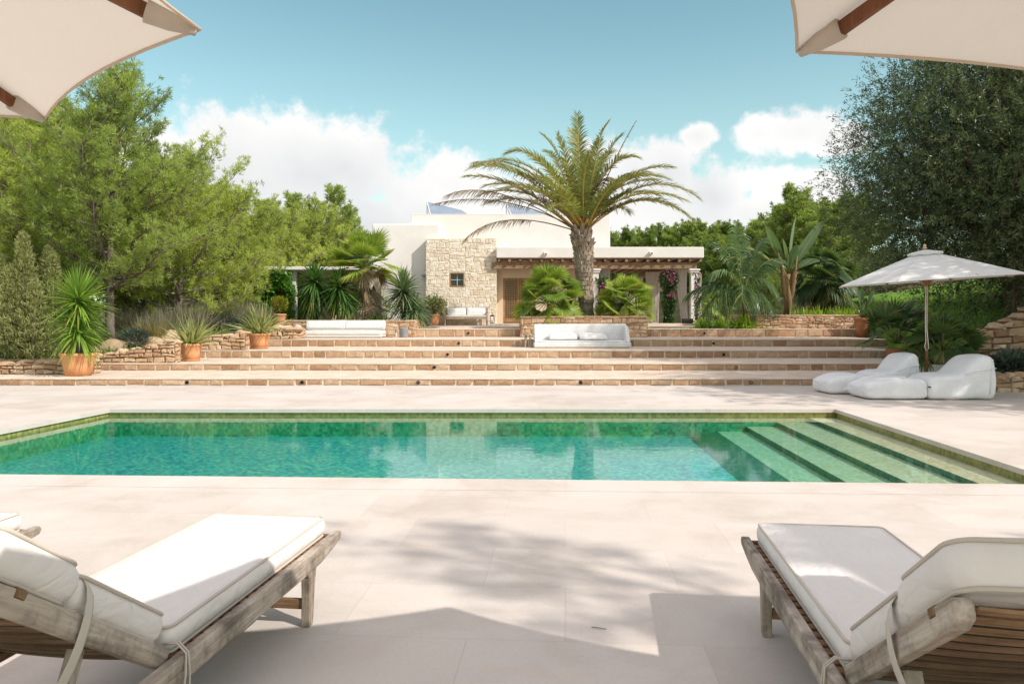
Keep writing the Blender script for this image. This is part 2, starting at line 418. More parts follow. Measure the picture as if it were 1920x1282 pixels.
# ================================================================= camera, light, sky
cam = bpy.data.objects.new('camera', bpy.data.cameras.new('camera')); COL.objects.link(cam)
cam.data.sensor_width = 36; cam.data.lens = 36 * FOC / 1920
cam.data.shift_y = (V0 - 641) / 1920
cam.location = (0, 0, EYE); cam.rotation_euler = (R(90), 0, 0)
cam.data.clip_start = 0.05; cam.data.clip_end = 2000
SC.camera = cam
SUN = Vector((2.23, -1.37, 2.1)).normalized()
EL, AZ = math.asin(SUN.z), math.atan2(SUN.x, SUN.y)
sl = bpy.data.objects.new('sun', bpy.data.lights.new('sun', 'SUN')); COL.objects.link(sl)
sl.data.energy = 3.0; sl.data.angle = R(0.55); sl.data.color = (1.0, 0.94, 0.86)
sl.rotation_euler = SUN.to_track_quat('Z', 'Y').to_euler()
SC.view_settings.view_transform = 'Standard'; SC.view_settings.look = 'None'
SC.view_settings.exposure = 0.66; SC.view_settings.gamma = 1.0
SC.cycles.max_bounces = 10; SC.cycles.transparent_max_bounces = 12; SC.cycles.diffuse_bounces = 4
SC.cycles.caustics_reflective = False; SC.cycles.caustics_refractive = False
SC.cycles.use_denoising = True

w = bpy.data.worlds.new('World'); SC.world = w; w.use_nodes = True
nt = w.node_tree; nt.nodes.clear()
wo = nt.nodes.new('ShaderNodeOutputWorld'); bg = nt.nodes.new('ShaderNodeBackground')
sky = N(nt, 'ShaderNodeTexSky', sky_type='NISHITA', sun_disc=False)
sky.sun_elevation = EL; sky.sun_rotation = AZ; sky.air_density = 1.0; sky.dust_density = 0.6; sky.ozone_density = 1.0
bg.inputs[1].default_value = 0.14
tc = N(nt, 'ShaderNodeTexCoord'); sp = N(nt, 'ShaderNodeSeparateXYZ'); nt.links.new(tc.outputs['Generated'], sp.inputs[0])
az = math_(nt, 'ARCTAN2', sp.outputs[0], sp.outputs[1]); el = math_(nt, 'ARCSINE', sp.outputs[2])
# cumulus heaps: (azimuth, elevation, half width, half height) in degrees, around the whole horizon
def pe(u, v): 
    x, z = (u - CX) / FOC, (V0 - v) / FOC
    return math.degrees(math.atan(x)), math.degrees(math.atan(z / math.hypot(1, x)))
heaps = []
for u, v, wu, hv in ((430, 300, 160, 110), (360, 330, 120, 110), (560, 330, 220, 130), (650, 310, 130, 105), (250, 350, 160, 110), (800, 400, 110, 115), (860, 350, 110, 80),
                     (700, 440, 300, 90), (950, 420, 200, 110), (1180, 330, 140, 90), (1250, 320, 70, 75), (1100, 400, 240, 110), (1320, 410, 180, 75), (1490, 385, 110, 62),
                     (1450, 440, 220, 60), (600, 425, 330, 80), (1440, 405, 190, 75), (1340, 375, 110, 75), (1510, 350, 90, 50), (1495, 248, 115, 52), (1560, 262, 80, 40), (1425, 252, 62, 40), (1308, 254, 42, 26), (20, 240, 120, 70), (150, 330, 220, 100)):
    a, e = pe(u, v); heaps.append((a, e, wu * 0.04, hv * 0.04))
rg = random.Random(5)
for k in range(16):
    heaps.append((rg.uniform(50, 310), rg.uniform(6, 16), rg.uniform(9, 16), rg.uniform(4, 8)))
for k in range(9):
    heaps.append((95 + k * 21, 30 + 13 * (k % 3), 16, 9))  # unseen heaps behind the camera, added as white fill for the shade
cv = N(nt, 'ShaderNodeCombineXYZ'); nt.links.new(az, cv.inputs[0]); nt.links.new(el, cv.inputs[1])
n_big = noise(nt, cv.outputs[0], 15, 7, 0.6); n_low = noise(nt, cv.outputs[0], 4.5, 4, 0.5); n_fine = noise(nt, cv.outputs[0], 36, 5, 0.6)
field = None
for a, e, wx, wy in heaps:
    dx = math_(nt, 'SUBTRACT', az, R(a) if a < 180 else R(a - 360))
    dx = math_(nt, 'DIVIDE', dx, R(wx)); dy = math_(nt, 'DIVIDE', math_(nt, 'SUBTRACT', el, R(e)), R(wy))
    d = math_(nt, 'SQRT', math_(nt, 'ADD', math_(nt, 'MULTIPLY', dx, dx), math_(nt, 'MULTIPLY', dy, dy)))
    f = math_(nt, 'SUBTRACT', 1.0, d)
    field = f if field is None else math_(nt, 'MAXIMUM', field, f)
fz = math_(nt, 'ADD', field, math_(nt, 'MULTIPLY', math_(nt, 'SUBTRACT', n_big, 0.5), 1.35))
fz = math_(nt, 'ADD', fz, math_(nt, 'MULTIPLY', math_(nt, 'SUBTRACT', n_fine, 0.5), 0.95))
mr = N(nt, 'ShaderNodeMapRange', interpolation_type='SMOOTHSTEP'); nt.links.new(fz, mr.inputs[0])
mr.inputs[1].default_value = -0.02; mr.inputs[2].default_value = 0.42
# a faint white veil towards the horizon
veil = N(nt, 'ShaderNodeMapRange', interpolation_type='SMOOTHSTEP'); nt.links.new(el, veil.inputs[0])
veil.inputs[1].default_value = R(24); veil.inputs[2].default_value = R(0); veil.inputs[3].default_value = 0.0; veil.inputs[4].default_value = 0.35
skc = mix(nt, sky.outputs[0], (0.80, 0.95, 0.72), 1.0, 'MULTIPLY')
skc = mix(nt, skc, (4.2, 5.0, 5.0), veil.outputs[0])
# unseen high cloud overhead, added to lift the fill in the shade
hi = N(nt, 'ShaderNodeMapRange', interpolation_type='SMOOTHSTEP'); nt.links.new(el, hi.inputs[0]); hi.inputs[1].default_value = R(27); hi.inputs[2].default_value = R(46)
hc = math_(nt, 'MULTIPLY', hi.outputs[0], math_(nt, 'ADD', 0.30, math_(nt, 'MULTIPLY', n_low, 0.85)), True)
cc = ramp(nt, math_(nt, 'ADD', math_(nt, 'MULTIPLY', n_low, 0.75), math_(nt, 'MULTIPLY', field, 0.12)), [(0.30, (5.0, 4.9, 4.8)), (0.40, (4.6, 4.55, 4.5)), (0.58, (3.6, 3.68, 3.75))])
allsky = mix(nt, mix(nt, skc, (6.1, 5.45, 5.6), hc), cc, mr.outputs[0])
nt.links.new(allsky, bg.inputs[0]); nt.links.new(bg.outputs[0], wo.inputs[0])

# ================================================================= levels of the steps
RY = [15.87, 18.25, 20.70, 23.40, 26.40]
RZ = [0.151, 0.323, 0.534, 0.759, 1.038]
PLINTH_Y, PLINTH_Z, HY = 28.6, 1.095, 33.5
def sstep(a, b, x):
    t = min(max((x - a) / (b - a), 0), 1); return t * t * (3 - 2 * t)
def gz(x, y):
    z = 1.0 * sstep(13, 25, y)
    z += sstep(9.6, 13.5, x) * sstep(12.5, 17.5, y) * 0.75
    z += max(0, x - 11.5) * 0.17 * sstep(13, 20, y) * (1 - sstep(24, 40, x))
    z += sstep(24, 40, x) * 2.1 * sstep(13, 20, y)
    z += sstep(36, 95, y) * (1.8 + 2.6 * sstep(8, 38, x))
    z += 0.10 * math.sin(x * 0.9 + 1.3) * math.sin(y * 0.7) * sstep(10, 14, y)
    # cut away under the paved places
    if -16.4 < x < 9.8 and y < 15.6: z = -1.5
    elif y < 13.2 and -16.4 < x: z = -0.15 if x > 9.8 else -1.5
    elif -16.4 < x < 13 and 15 < y < 32:
        base = 0
        for k in range(5):
            if y > RY[k] - 0.6: base = max(0, RZ[k] - 0.0)
        uu = x / y * FOC + CX; yw = 17.0 if uu < 150 else 18.5 if uu < 303 else 20.9 if uu < 436 else 23.6 if uu < 528 else 99
        inside = y < yw + 0.2
        if inside and x < 12.9 - max(0, 20 - y) * 0.8: z = min(z, base - 0.45)
    elif -8 < x < 10.4 and 32 <= y < 48: z = 0.7
    return z
xs = np.concatenate([np.linspace(-150, -26, 32, endpoint=False), np.linspace(-26, 30, 190), np.linspace(30, 150, 32)[1:]])
ys = np.concatenate([np.linspace(-30, 8, 20, endpoint=False), np.linspace(8, 34, 105), np.linspace(34, 240, 60)[1:]])
V = [(x, y, gz(x, y)) for y in ys for x in xs]; nx = len(xs)
Fc = [(j * nx + i, j * nx + i + 1, (j + 1) * nx + i + 1, (j + 1) * nx + i) for j in range(len(ys) - 1) for i in range(nx - 1)]
m, nt, out = nmat('earth'); vec = coords(nt)
a = noise(nt, vec, 0.35, 6, 0.65); b = noise(nt, vec, 9, 6, 0.7)
col = ramp(nt, a, [(0.35, (0.075, 0.095, 0.03)), (0.55, (0.15, 0.125, 0.07)), (0.75, (0.21, 0.165, 0.105))])
col = mix(nt, col, ramp(nt, b, [(0.3, (0.55, 0.55, 0.5)), (0.7, (1.2, 1.2, 1.15))]), 1.0, 'MULTIPLY')
princ(nt, out, col, 0.95, bump(nt, b, 0.8, 0.05), 0.1)
mb = MB(); mb.v = V; mb.f = Fc; mb.m = [0] * len(Fc); mb.t = [0.5] * len(Fc)
tag(mb.build('ground', m, smooth=True), kind='structure')

# ================================================================= deck and pool
PBL, PBR = gp(205, 767.3), gp(1566, 767.3)
PFR, PFL = gp(2008, 909), gp(-403, 885.5)
POOL = [PFL, PFR, PBR, PBL]
m, nt, out = nmat('limestone'); 
vec = coords(nt, (1, 1, 1), (0, 0, R(4)))
bk = N(nt, 'ShaderNodeTexBrick'); nt.links.new(vec, bk.inputs[0]); bk.offset = 0.42; bk.squash = 1.0
bk.inputs['Scale'].default_value = 1.0; bk.inputs['Brick Width'].default_value = 1.02; bk.inputs['Row Height'].default_value = 0.66
bk.inputs['Mortar Size'].default_value = 0.003; bk.inputs['Mortar Smooth'].default_value = 0.2; bk.inputs['Bias'].default_value = 0.0
bk.inputs['Color1'].default_value = (0.552, 0.487, 0.441, 1); bk.inputs['Color2'].default_value = (0.605, 0.54, 0.49, 1); bk.inputs['Mortar'].default_value = (0.535, 0.468, 0.412, 1)
a = noise(nt, vec, 1.3, 6, 0.65, 0.4); b = noise(nt, vec, 45, 4, 0.7); c = noise(nt, coords(nt, (1.2, 7, 1), (0, 0, R(22))), 0.9, 5, 0.6, 0.8)
col = mix(nt, bk.outputs[0], ramp(nt, a, [(0.3, (0.89, 0.87, 0.84)), (0.5, (1.0, 1.0, 1.0)), (0.7, (1.06, 1.06, 1.06))]), 1.0, 'MULTIPLY')
st = noise(nt, vec, 0.45, 5, 0.6, 1.0)
col = mix(nt, col, ramp(nt, st, [(0.40, (0.93, 0.915, 0.90)), (0.47, (1.0, 1.0, 1.0)), (0.60, (1.0, 1.0, 1.0)), (0.66, (0.965, 0.94, 0.91))]), 1.0, 'MULTIPLY')
col = mix(nt, col, ramp(nt, c, [(0.40, (1, 1, 1)), (0.62, (1, 1, 1)), (0.68, (1.02, 0.955, 0.90)), (0.74, (1, 1, 1))]), 0.8, 'MULTIPLY')
col = mix(nt, col, ramp(nt, b, [(0.25, (0.94, 0.94, 0.93)), (0.6, (1.02, 1.02, 1.02))]), 1.0, 'MULTIPLY')
hh = math_(nt, 'SUBTRACT', math_(nt, 'MULTIPLY', b, 0.25), bk.outputs['Fac'])
princ(nt, out, col, 0.78, bump(nt, hh, 0.25, 0.004), 0.25)
M['limestone'] = m
cen = (PFL + PFR + PBR + PBL) / 4
def ring(grow): 
    o = []
    for i, p in enumerate(POOL):
        q = p.copy()
        q.x += grow * (-1 if i in (0, 3) else 1); q.y += grow * (-1 if i in (0, 1) else 1); o.append(q)
    return o
outer = [Vector((-16.5, -9, 0)), Vector((14, -9, 0)), Vector((14, 15.9, 0)), Vector((-16.5, 15.9, 0))]
mb = MB(); cop = ring(0.42)
vs = [tuple(p) for p in outer] + [tuple(p) for p in cop]
mb.add(vs, [(i, (i + 1) % 4, 4 + (i + 1) % 4, 4 + i) for i in range(4)])
tag(mb.build('pool_deck', M['limestone']), kind='structure')
mb = MB()
i0, i1 = ring(0), ring(0.425)
up = lambda ps, z: [(p.x, p.y, z) for p in ps]
mb.add(up(i0, 0.004) + up(i1, 0.0012) + up(i0, -0.05) + up(i1, -0.05),
       [(4 + i, 4 + (i + 1) % 4, (i + 1) % 4, i) for i in range(4)] + [(i, (i + 1) % 4, 8 + (i + 1) % 4, 8 + i) for i in range(4)] +
       [(8 + i, 8 + (i + 1) % 4, 12 + (i + 1) % 4, 12 + i) for i in range(4)])
tag(mb.build('pool_coping', M['limestone']), kind='structure')
# basin: mosaic walls, floor and four steps along the right side
def mosaic(name, stops):
  m, nt, out = nmat(name); vec = coords(nt)
  vo = N(nt, 'ShaderNodeTexVoronoi', distance='CHEBYCHEV'); vo.inputs['Scale'].default_value = 24; vo.inputs['Randomness'].default_value = 0.15; nt.links.new(vec, vo.inputs[0])
  hs = N(nt, 'ShaderNodeSeparateColor'); nt.links.new(vo.outputs['Color'], hs.inputs[0])
  col = ramp(nt, hs.outputs[0], stops)
  princ(nt, out, col, 0.35, None, 0.4); return m
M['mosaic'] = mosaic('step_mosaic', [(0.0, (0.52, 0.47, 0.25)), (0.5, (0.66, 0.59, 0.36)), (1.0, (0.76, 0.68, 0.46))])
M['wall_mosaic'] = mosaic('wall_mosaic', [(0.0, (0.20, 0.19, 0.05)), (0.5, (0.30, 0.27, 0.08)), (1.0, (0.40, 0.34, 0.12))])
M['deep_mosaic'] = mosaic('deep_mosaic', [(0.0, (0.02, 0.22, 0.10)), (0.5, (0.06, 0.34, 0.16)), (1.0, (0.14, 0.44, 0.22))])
M['riser_and_shadow_mosaic'] = mosaic('riser_and_shadow_mosaic', [(0.0, (0.015, 0.10, 0.05)), (0.5, (0.03, 0.17, 0.08)), (1.0, (0.07, 0.24, 0.11))])
M['floor_mosaic'] = mosaic('floor_mosaic', [(0.0, (0.04, 0.23, 0.27)), (0.45, (0.09, 0.40, 0.36)), (0.75, (0.14, 0.50, 0.37)), (1.0, (0.32, 0.62, 0.42))])
FZ = -0.42
mb = MB(); b0 = ring(0.03)
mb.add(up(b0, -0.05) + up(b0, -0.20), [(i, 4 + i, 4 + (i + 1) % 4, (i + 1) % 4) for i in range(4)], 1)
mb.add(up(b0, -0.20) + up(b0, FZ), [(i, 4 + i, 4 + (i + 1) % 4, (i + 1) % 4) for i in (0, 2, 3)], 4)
mb.add(up(b0, -0.20) + up(b0, FZ), [(1, 5, 6, 2)], 1)
mb.add(up(b0, FZ), [(0, 3, 2, 1)], 2)
rt = lambda k: (b0[1].lerp(b0[1] + (b0[0] - b0[1]).normalized() * k, 1), b0[2].lerp(b0[2] + (b0[3] - b0[2]).normalized() * k, 1))
prev = 0.0
for wk, zt in ((0.42, -0.135), (0.92, -0.20), (1.39, -0.27), (1.84, -0.345)):
    (a0, a1), (c0, c1) = rt(prev), rt(wk)
    c8 = [(c0.x, c0.y, FZ), (a0.x, a0.y, FZ), (a1.x, a1.y, FZ), (c1.x, c1.y, FZ), (c0.x, c0.y, zt), (a0.x, a0.y, zt), (a1.x, a1.y, zt), (c1.x, c1.y, zt)]
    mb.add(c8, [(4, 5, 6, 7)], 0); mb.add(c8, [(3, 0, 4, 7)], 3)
    prev = wk
(s0_, s1_), (e0_, e1_) = rt(1.84), rt(2.30)
mb.add([(s0_.x - .001, s0_.y, -0.345), (s1_.x - .001, s1_.y, -0.345), (e1_.x, e1_.y, FZ + 0.004), (e0_.x, e0_.y, FZ + 0.004)], [(0, 1, 2, 3)], 3)  # dark slope shaped as the steps' shadow on the floor
tag(mb.build('pool_basin', [M['mosaic'], M['wall_mosaic'], M['floor_mosaic'], M['riser_and_shadow_mosaic'], M['deep_mosaic']]), kind='structure')
# water: clear body that swallows red, rippled top that mirrors by angle
m, nt, out = nmat('pool_water'); vec = coords(nt, (1.0, 1.6, 1))
n1 = noise(nt, vec, 2.3, 3, 0.55); n2 = noise(nt, vec, 9, 4, 0.6)
h = math_(nt, 'ADD', n1, math_(nt, 'MULTIPLY', n2, 0.30))
nb = bump(nt, h, 0.030, 0.03)
gl = N(nt, 'ShaderNodeBsdfGlossy'); gl.inputs['Roughness'].default_value = 0.03; nt.links.new(nb, gl.inputs['Normal'])
tr = N(nt, 'ShaderNodeBsdfTransparent'); fr = N(nt, 'ShaderNodeFresnel'); fr.inputs[0].default_value = 1.33; nt.links.new(nb, fr.inputs['Normal'])
ge = N(nt, 'ShaderNodeNewGeometry')
fac = math_(nt, 'MULTIPLY', math_(nt, 'SUBTRACT', 1.0, ge.outputs['Backfacing']), fr.outputs[0])
ms = N(nt, 'ShaderNodeMixShader'); nt.links.new(fac, ms.inputs[0]); nt.links.new(tr.outputs[0], ms.inputs[1]); nt.links.new(gl.outputs[0], ms.inputs[2])
nt.links.new(ms.outputs[0], out.inputs[0])
va = N(nt, 'ShaderNodeVolumeAbsorption'); va.inputs[0].default_value = (0.06, 0.84, 0.86, 1); va.inputs[1].default_value = 0.65
nt.links.new(va.outputs[0], out.inputs['Volume'])
wt = ring(0.2); mb = MB()
mb.add(up(wt, -1.0) + up(wt, -0.095), [(0, 3, 2, 1), (4, 5, 6, 7)] + [(i, (i + 1) % 4, 4 + (i + 1) % 4, 4 + i) for i in range(4)])
tag(mb.build('water', m), kind='structure')

# ================================================================= masonry
def blocks(mb, o, ux, nrml, L, Hf, courses, wr, depth=0.035, gap=0.012, jit=0.018, seed=1, chamf=0.014, stretch=1.0, mi=0, single=False, uz=Vector((0, 0, 1))):
    """courses of irregular chamfered stones on a face from o along ux; Hf(s) gives the height"""
    rg = random.Random(seed); ux = Vector(ux).normalized(); nrml = Vector(nrml).normalized(); o = Vector(o)
    if callable(courses): cs = courses
    ph = [rg.uniform(0, 6.28) for _ in range(60)]
    def line(k, s):
        if k == 0: return 0.0
        return ys_[k] + (0 if single else 0.022 * math.sin(s * 2.1 + ph[k % 60]) + 0.016 * math.sin(s * 5.3 + ph[(k + 7) % 60]))
    Hm = max(Hf(L * i / 40) for i in range(41)); ys_ = [0.0]
    if single: ys_ += [Hm]
    else:
        while ys_[-1] < Hm: ys_.append(ys_[-1] + rg.uniform(*courses))
    for k in range(len(ys_) - 1):
        s = 0.0 if single else -rg.uniform(0, wr[0])
        while s < L:
            e = s + rg.uniform(*wr)
            if L - e < wr[0] * 0.5: e = L + 0.001
            s0, s1 = max(s, 0), min(e, L)
            hs0, hs1 = Hf(s0), Hf(s1)
            if s1 - s0 > 0.04:
                q = [(s0, line(k, s0)), (s1, line(k, s1)), (s1, min(line(k + 1, s1), hs1)), (s0, min(line(k + 1, s0), hs0))]
                if q[2][1] - q[1][1] > 0.03 or q[3][1] - q[0][1] > 0.03:
                    g = gap
                    q = [(q[0][0] + g, q[0][1] + g), (q[1][0] - g, q[1][1] + g), (q[2][0] - g, max(q[2][1] - g, q[1][1] + 0.012)), (q[3][0] + g, max(q[3][1] - g, q[0][1] + 0.012))]
                    q = [(a + rg.uniform(-jit, jit), b + rg.uniform(-jit, jit) * 0.7) for a, b in q]
                    # an extra corner on each side keeps the outline uneven
                    pts = []
                    for i in range(4):
                        a, b = q[i], q[(i + 1) % 4]
                        pts.append(a)
                        pts.append(((a[0] + b[0]) / 2 + rg.uniform(-jit, jit) * 0.8, (a[1] + b[1]) / 2 + rg.uniform(-jit, jit) * 0.5))
                    cx = sum(p[0] for p in pts) / 8; cy = sum(p[1] for p in pts) / 8
                    dd = depth * rg.uniform(0.55, 1.3)
                    bk_ = [o + ux * p[0] + uz * p[1] - nrml * 0.01 for p in pts]
                    md = [o + ux * p[0] + uz * p[1] + nrml * dd * 0.6 for p in pts]
                    fr_ = []
                    for p in pts:
                        vx, vy = cx - p[0], cy - p[1]; l = math.hypot(vx, vy) or 1
                        c_ = min(chamf, l * 0.45)
                        fr_.append(o + ux * (p[0] + vx / l * c_) + uz * (p[1] + vy / l * c_) + nrml * (dd + rg.uniform(-0.25, 0.25) * depth * 0.4))
                    ct = o + ux * cx + uz * cy + nrml * dd * 1.08
                    fs = [(i, (i + 1) % 8, 8 + (i + 1) % 8, 8 + i) for i in range(8)] + [(8 + i, 8 + (i + 1) % 8, 16 + (i + 1) % 8, 16 + i) for i in range(8)] + [(16 + i, 16 + (i + 1) % 8, 24) for i in range(8)]
                    mb.add(bk_ + md + fr_ + [ct], fs, mi, rg.random())
            s = e

# ---- the five terrace steps
steps = thing('terrace_steps', 'five broad steps of tan stone blocks climbing from the pool deck to the house terrace', 'steps', (1, RY[0], 0))
SL = [-16.5, gp(168, 697, RZ[0]).x, -9.4, -8.4, -4.95]; SR = [9.2, 9.9, 10.6, 11.6, 12.6]
lights = [((350, 718), (566, 717), (784, 716), (1089, 715), (1408, 715)), ((814, 687), (1380, 684)), ((839, 663), (1357, 660)), ((860, 643), (1338, 638)), ((878, 624), (1321, 620))]
for k in range(5):
    y0, z1 = RY[k], RZ[k]; z0 = RZ[k - 1] if k else 0.0
    y1 = RY[k + 1] if k < 4 else PLINTH_Y + 0.3
    mb = MB()
    mb.bb(SL[k], SR[k], y0 + 0.012, y1 + 0.3, z0 - 0.5, z1 - 0.02, 1)
    blocks(mb, (SL[k], y0 + 0.012, z0 + 0.002), (1, 0, 0), (0, -1, 0), SR[k] - SL[k], lambda s, h=z1 - z0 - 0.020: h, None, (0.24, 0.58), 0.028, 0.020, 0.010, 11 + k, 0.014, single=True)
    # uneven nosing strip of the tread slab
    n_ = 90; vs = []; rg = random.Random(k)
    for i in range(n_ + 1):
        x = SL[k] + (SR[k] - SL[k]) * i / n_; dy = rg.uniform(-0.012, 0.012); dz = rg.uniform(-0.006, 0.006)
        vs += [(x, y0 - 0.012 + dy, z1 - 0.021 + dz * 0.3), (x, y0 - 0.014 + dy, z1 - 0.010 + dz * 0.7), (x, y0 + 0.006 + dy, z1 + dz * 0.3), (x, y1 + 0.25, z1)]
    mb.add(vs, [f for i in range(n_) for f in [(i * 4 + j, i * 4 + 4 + j, i * 4 + 5 + j, i * 4 + 1 + j) for j in range(3)]], 2)
    st = mb.build('step', [M['riser'], M['riser_mortar'], M['tread']], steps, world=True)
    for (u, v) in lights[k]:
        mb = MB(); p = dp(u, v, y0 - 0.03)
        prof = [(0.028, 0.0), (0.038, 0.0), (0.038, 0.02), (0.026, 0.02), (0.023, 0.006)]
        mb.lathe(prof, 14)
        o = mb.build('step_light', M['dark'], st); o.rotation_euler = (R(90), 0, 0)
        o.location = Vector((p.x - 1, y0 - 0.012 - RY[0], (z0 + z1) / 2 - 0.01))
# ---- terrace paving in front of and under the house
mb = MB(); mb.bb(-4.9, 12.5, PLINTH_Y, 48, 0.6, PLINTH_Z)
tag(mb.build('house_terrace', M['tread'], bevel=0.015), kind='structure')

# ---- dry stone side walls stepping up on the left
def wall_thing(name, label, segs, depth, thick=0.4, seed=3, courses=(0.085, 0.15), wr=(0.13, 0.34), cap=True):
    """segs: (x0,x1,y,z0,[(x,ztop)...]) faces towards the pool"""
    s0 = segs[0]
    t = thing(name, label, 'wall', ((s0[0] + s0[1]) / 2, s0[2], s0[3]))
    mb = MB(); rg = random.Random(seed)
    for k, (x0, x1, y, z0, tops) in enumerate(segs):
        def H(s, tops=tops, x0=x0, z0=z0):
            x = x0 + s
            for (a, za), (b, zb) in zip(tops, tops[1:]):
                if a <= x <= b: return za + (zb - za) * (x - a) / (b - a) - z0 + 0.018 * math.sin(x * 9)
            return (tops[0][1] if x < tops[0][0] else tops[-1][1]) - z0
        L = x1 - x0; n_ = max(4, int(L / 0.25)); vs = []
        for i in range(n_ + 1):
            x = x0 + L * i / n_; h = H(L * i / n_) - 0.03
            vs += [(x, y, z0 - 0.4), (x, y, z0 + h), (x, y + thick, z0 + h), (x, y + thick, z0 - 0.4)]
        mb.add(vs, [(i * 4 + j, i * 4 + 4 + j, i * 4 + 5 + j, i * 4 + 1 + j) for i in range(n_) for j in range(3)] + [(0, 1, 2, 3), (n_ * 4 + 3, n_ * 4 + 2, n_ * 4 + 1, n_ * 4)], 1)
        blocks(mb, (x0, y, z0), (1, 0, 0), (0, -1, 0), L, H, courses, wr, depth, 0.010, 0.022, seed + k, 0.022)
        # the return faces at both ends and the capping stones
        h1 = H(L)
        blocks(mb, (x1, y, z0), (0, 1, 0), (1, 0, 0), thick, lambda s, h=h1: h, courses, (0.12, 0.25), depth * 0.7, 0.01, 0.016, seed + k + 40, 0.02)
        if cap:
            x = x0
            while x < x1 - 0.05:
                w_ = rg.uniform(0.18, 0.42); xc = min(x + w_ / 2, x1 - 0.08)
                mb.lump((xc, y + thick * rg.uniform(0.35, 0.55), z0 + H(xc - x0) - 0.03), (w_ * 0.56, thick * rg.uniform(0.45, 0.62), rg.uniform(0.06, 0.11)), rg.randrange(9999), 7, 0.9, 0, rg.random())
                x += w_
    mb.build('masonry', [M['stone'], M['gap']], t, world=True)
    return t
def zt(u, v, y): return dp(u, v, y).z
y1, y2, y3, y4 = 17.0, 18.45, 20.9, 23.6
xa = lambda u, y: (u - CX) / FOC * y
wall_thing('dry_stone_wall', 'low dry stone wall running left from the big potted yucca', [
    (-16.4, xa(168, y1), y1, RZ[0], [(-16.4, zt(-100, 686, y1)), (xa(60, y1), zt(60, 681, y1)), (xa(168, y1), zt(168, 676, y1))])], 0.05, 0.45, 3, (0.07, 0.12), (0.12, 0.3))
wall_thing('dry_stone_wall', 'sloping dry stone wall between the big yucca pot and the first flax pot', [
    (xa(172, y2), xa(328, y2), y2, RZ[1], [(xa(172, y2), zt(180, 669, y2)), (xa(250, y2), zt(250, 655, y2)), (xa(328, y2), zt(328, 639, y2))])], 0.05, 0.26, 13, (0.07, 0.13), (0.12, 0.3))
wall_thing('dry_stone_wall', 'sloping dry stone wall between the two flax pots', [
    (xa(325, y3), xa(460, y3), y3, RZ[2], [(xa(325, y3), zt(325, 644, y3)), (xa(425, y3), zt(425, 627, y3)), (xa(460, y3), zt(460, 622, y3))])], 0.05, 0.26, 23, (0.07, 0.13), (0.12, 0.3))
wall_thing('dry_stone_wall', 'rounded dry stone wall end below the golden topiary pot', [
    (xa(455, y4), xa(549, y4), y4, RZ[3], [(xa(455, y4), zt(455, 623, y4)), (xa(520, y4), zt(520, 611, y4)), (xa(549, y4), zt(549, 617, y4))])], 0.05, 1.4, 33, (0.07, 0.13), (0.12, 0.3))
# ---- right hand retaining walls
wall_thing('dry_stone_wall', 'tall rough dry stone retaining wall on the right under the lawn', [
    (9.95, 17.0, 16.2, -0.1, [(9.9, 1.05), (10.6, 1.30), (11.2, 1.62), (17.0, 2.2)])], 0.09, 0.5, 53, (0.12, 0.24), (0.18, 0.46))
wall_thing('dry_stone_wall', 'low dry stone kerb wall at the far right of the deck', [
    (9.15, 17.0, 14.45, -0.05, [(9.1, 0.30), (17.0, 0.34)])], 0.04, 0.35, 63, (0.1, 0.16), (0.16, 0.4))

def planter(name, label, x0, x1, y0, y1, z0, z1, seed, soil=True, cs=(0.09, 0.16)):
    t = thing(name, label, 'planter', ((x0 + x1) / 2, y0, z0))
    mb = MB(); th = 0.28
    mb.bb(x0, x1, y0, y0 + th, z0 - 0.3, z1 - 0.045, 1); mb.bb(x0, x0 + th, y0 + th, y1, z0 - 0.3, z1 - 0.045, 1); mb.bb(x1 - th, x1, y0 + th, y1, z0 - 0.3, z1 - 0.045, 1)
    H = lambda s: z1 - z0 - 0.05
    blocks(mb, (x0, y0, z0), (1, 0, 0), (0, -1, 0), x1 - x0, H, cs, (0.14, 0.40), 0.03, 0.009, 0.02, seed, 0.018)
    blocks(mb, (x1, y0, z0), (0, 1, 0), (1, 0, 0), y1 - y0, H, cs, (0.14, 0.36), 0.03, 0.009, 0.02, seed + 1, 0.018)
    blocks(mb, (x0, y1, z0), (0, -1, 0), (-1, 0, 0), y1 - y0, H, cs, (0.14, 0.36), 0.03, 0.009, 0.02, seed + 2, 0.018)
    mb.build('masonry', [M['stone'], M['planter_gap']], t, world=True)
    # flat capping of the same stone, cut in lengths
    cp = MB(); rg = random.Random(seed); x = x0 - 0.02
    while x < x1:
        e = min(x + rg.uniform(0.25, 0.6), x1 + 0.02)
        if x1 - e < 0.15: e = x1 + 0.02
        cp.bb(x + 0.003, e - 0.003, y0 - 0.035, y0 + th + 0.02, z1 - 0.05 + rg.uniform(-.004, .004), z1 + rg.uniform(-.006, .006), 0, rg.random()); x = e
    for xs_ in (x0 - 0.02, x1 - th - 0.02):
        y = y0 + th + 0.024
        while y < y1 - 0.1:
            e = min(y + rg.uniform(0.3, 0.6), y1); cp.bb(xs_, xs_ + th + 0.04, y + 0.003, e - 0.003, z1 - 0.05, z1 + rg.uniform(-.006, .006), 0, rg.random()); y = e
    cp.build('coping', M['stone'], t, bevel=0.008, world=True)
    if soil:
        so = MB(); so.bb(x0 + th - 0.02, x1 - th + 0.02, y0 + th - 0.02, y1 + 0.4, z0 - 0.2, z1 - 0.12); so.build('soil', M['soil'], t, world=True)
    return t
PCY = 26.0
planter('stone_planter', 'stone planter with the date palm behind the right white sofa', xa(977, PCY), xa(1213, PCY), PCY, 29.0, RZ[3], zt(1100, 592.5, PCY), 71)
planter('stone_planter', 'long stone planter with yuccas behind the left white sofa', xa(528, 26.2), xa(777, 26.2), 26.2, 31.5, RZ[3], zt(660, 600, 26.2), 81)
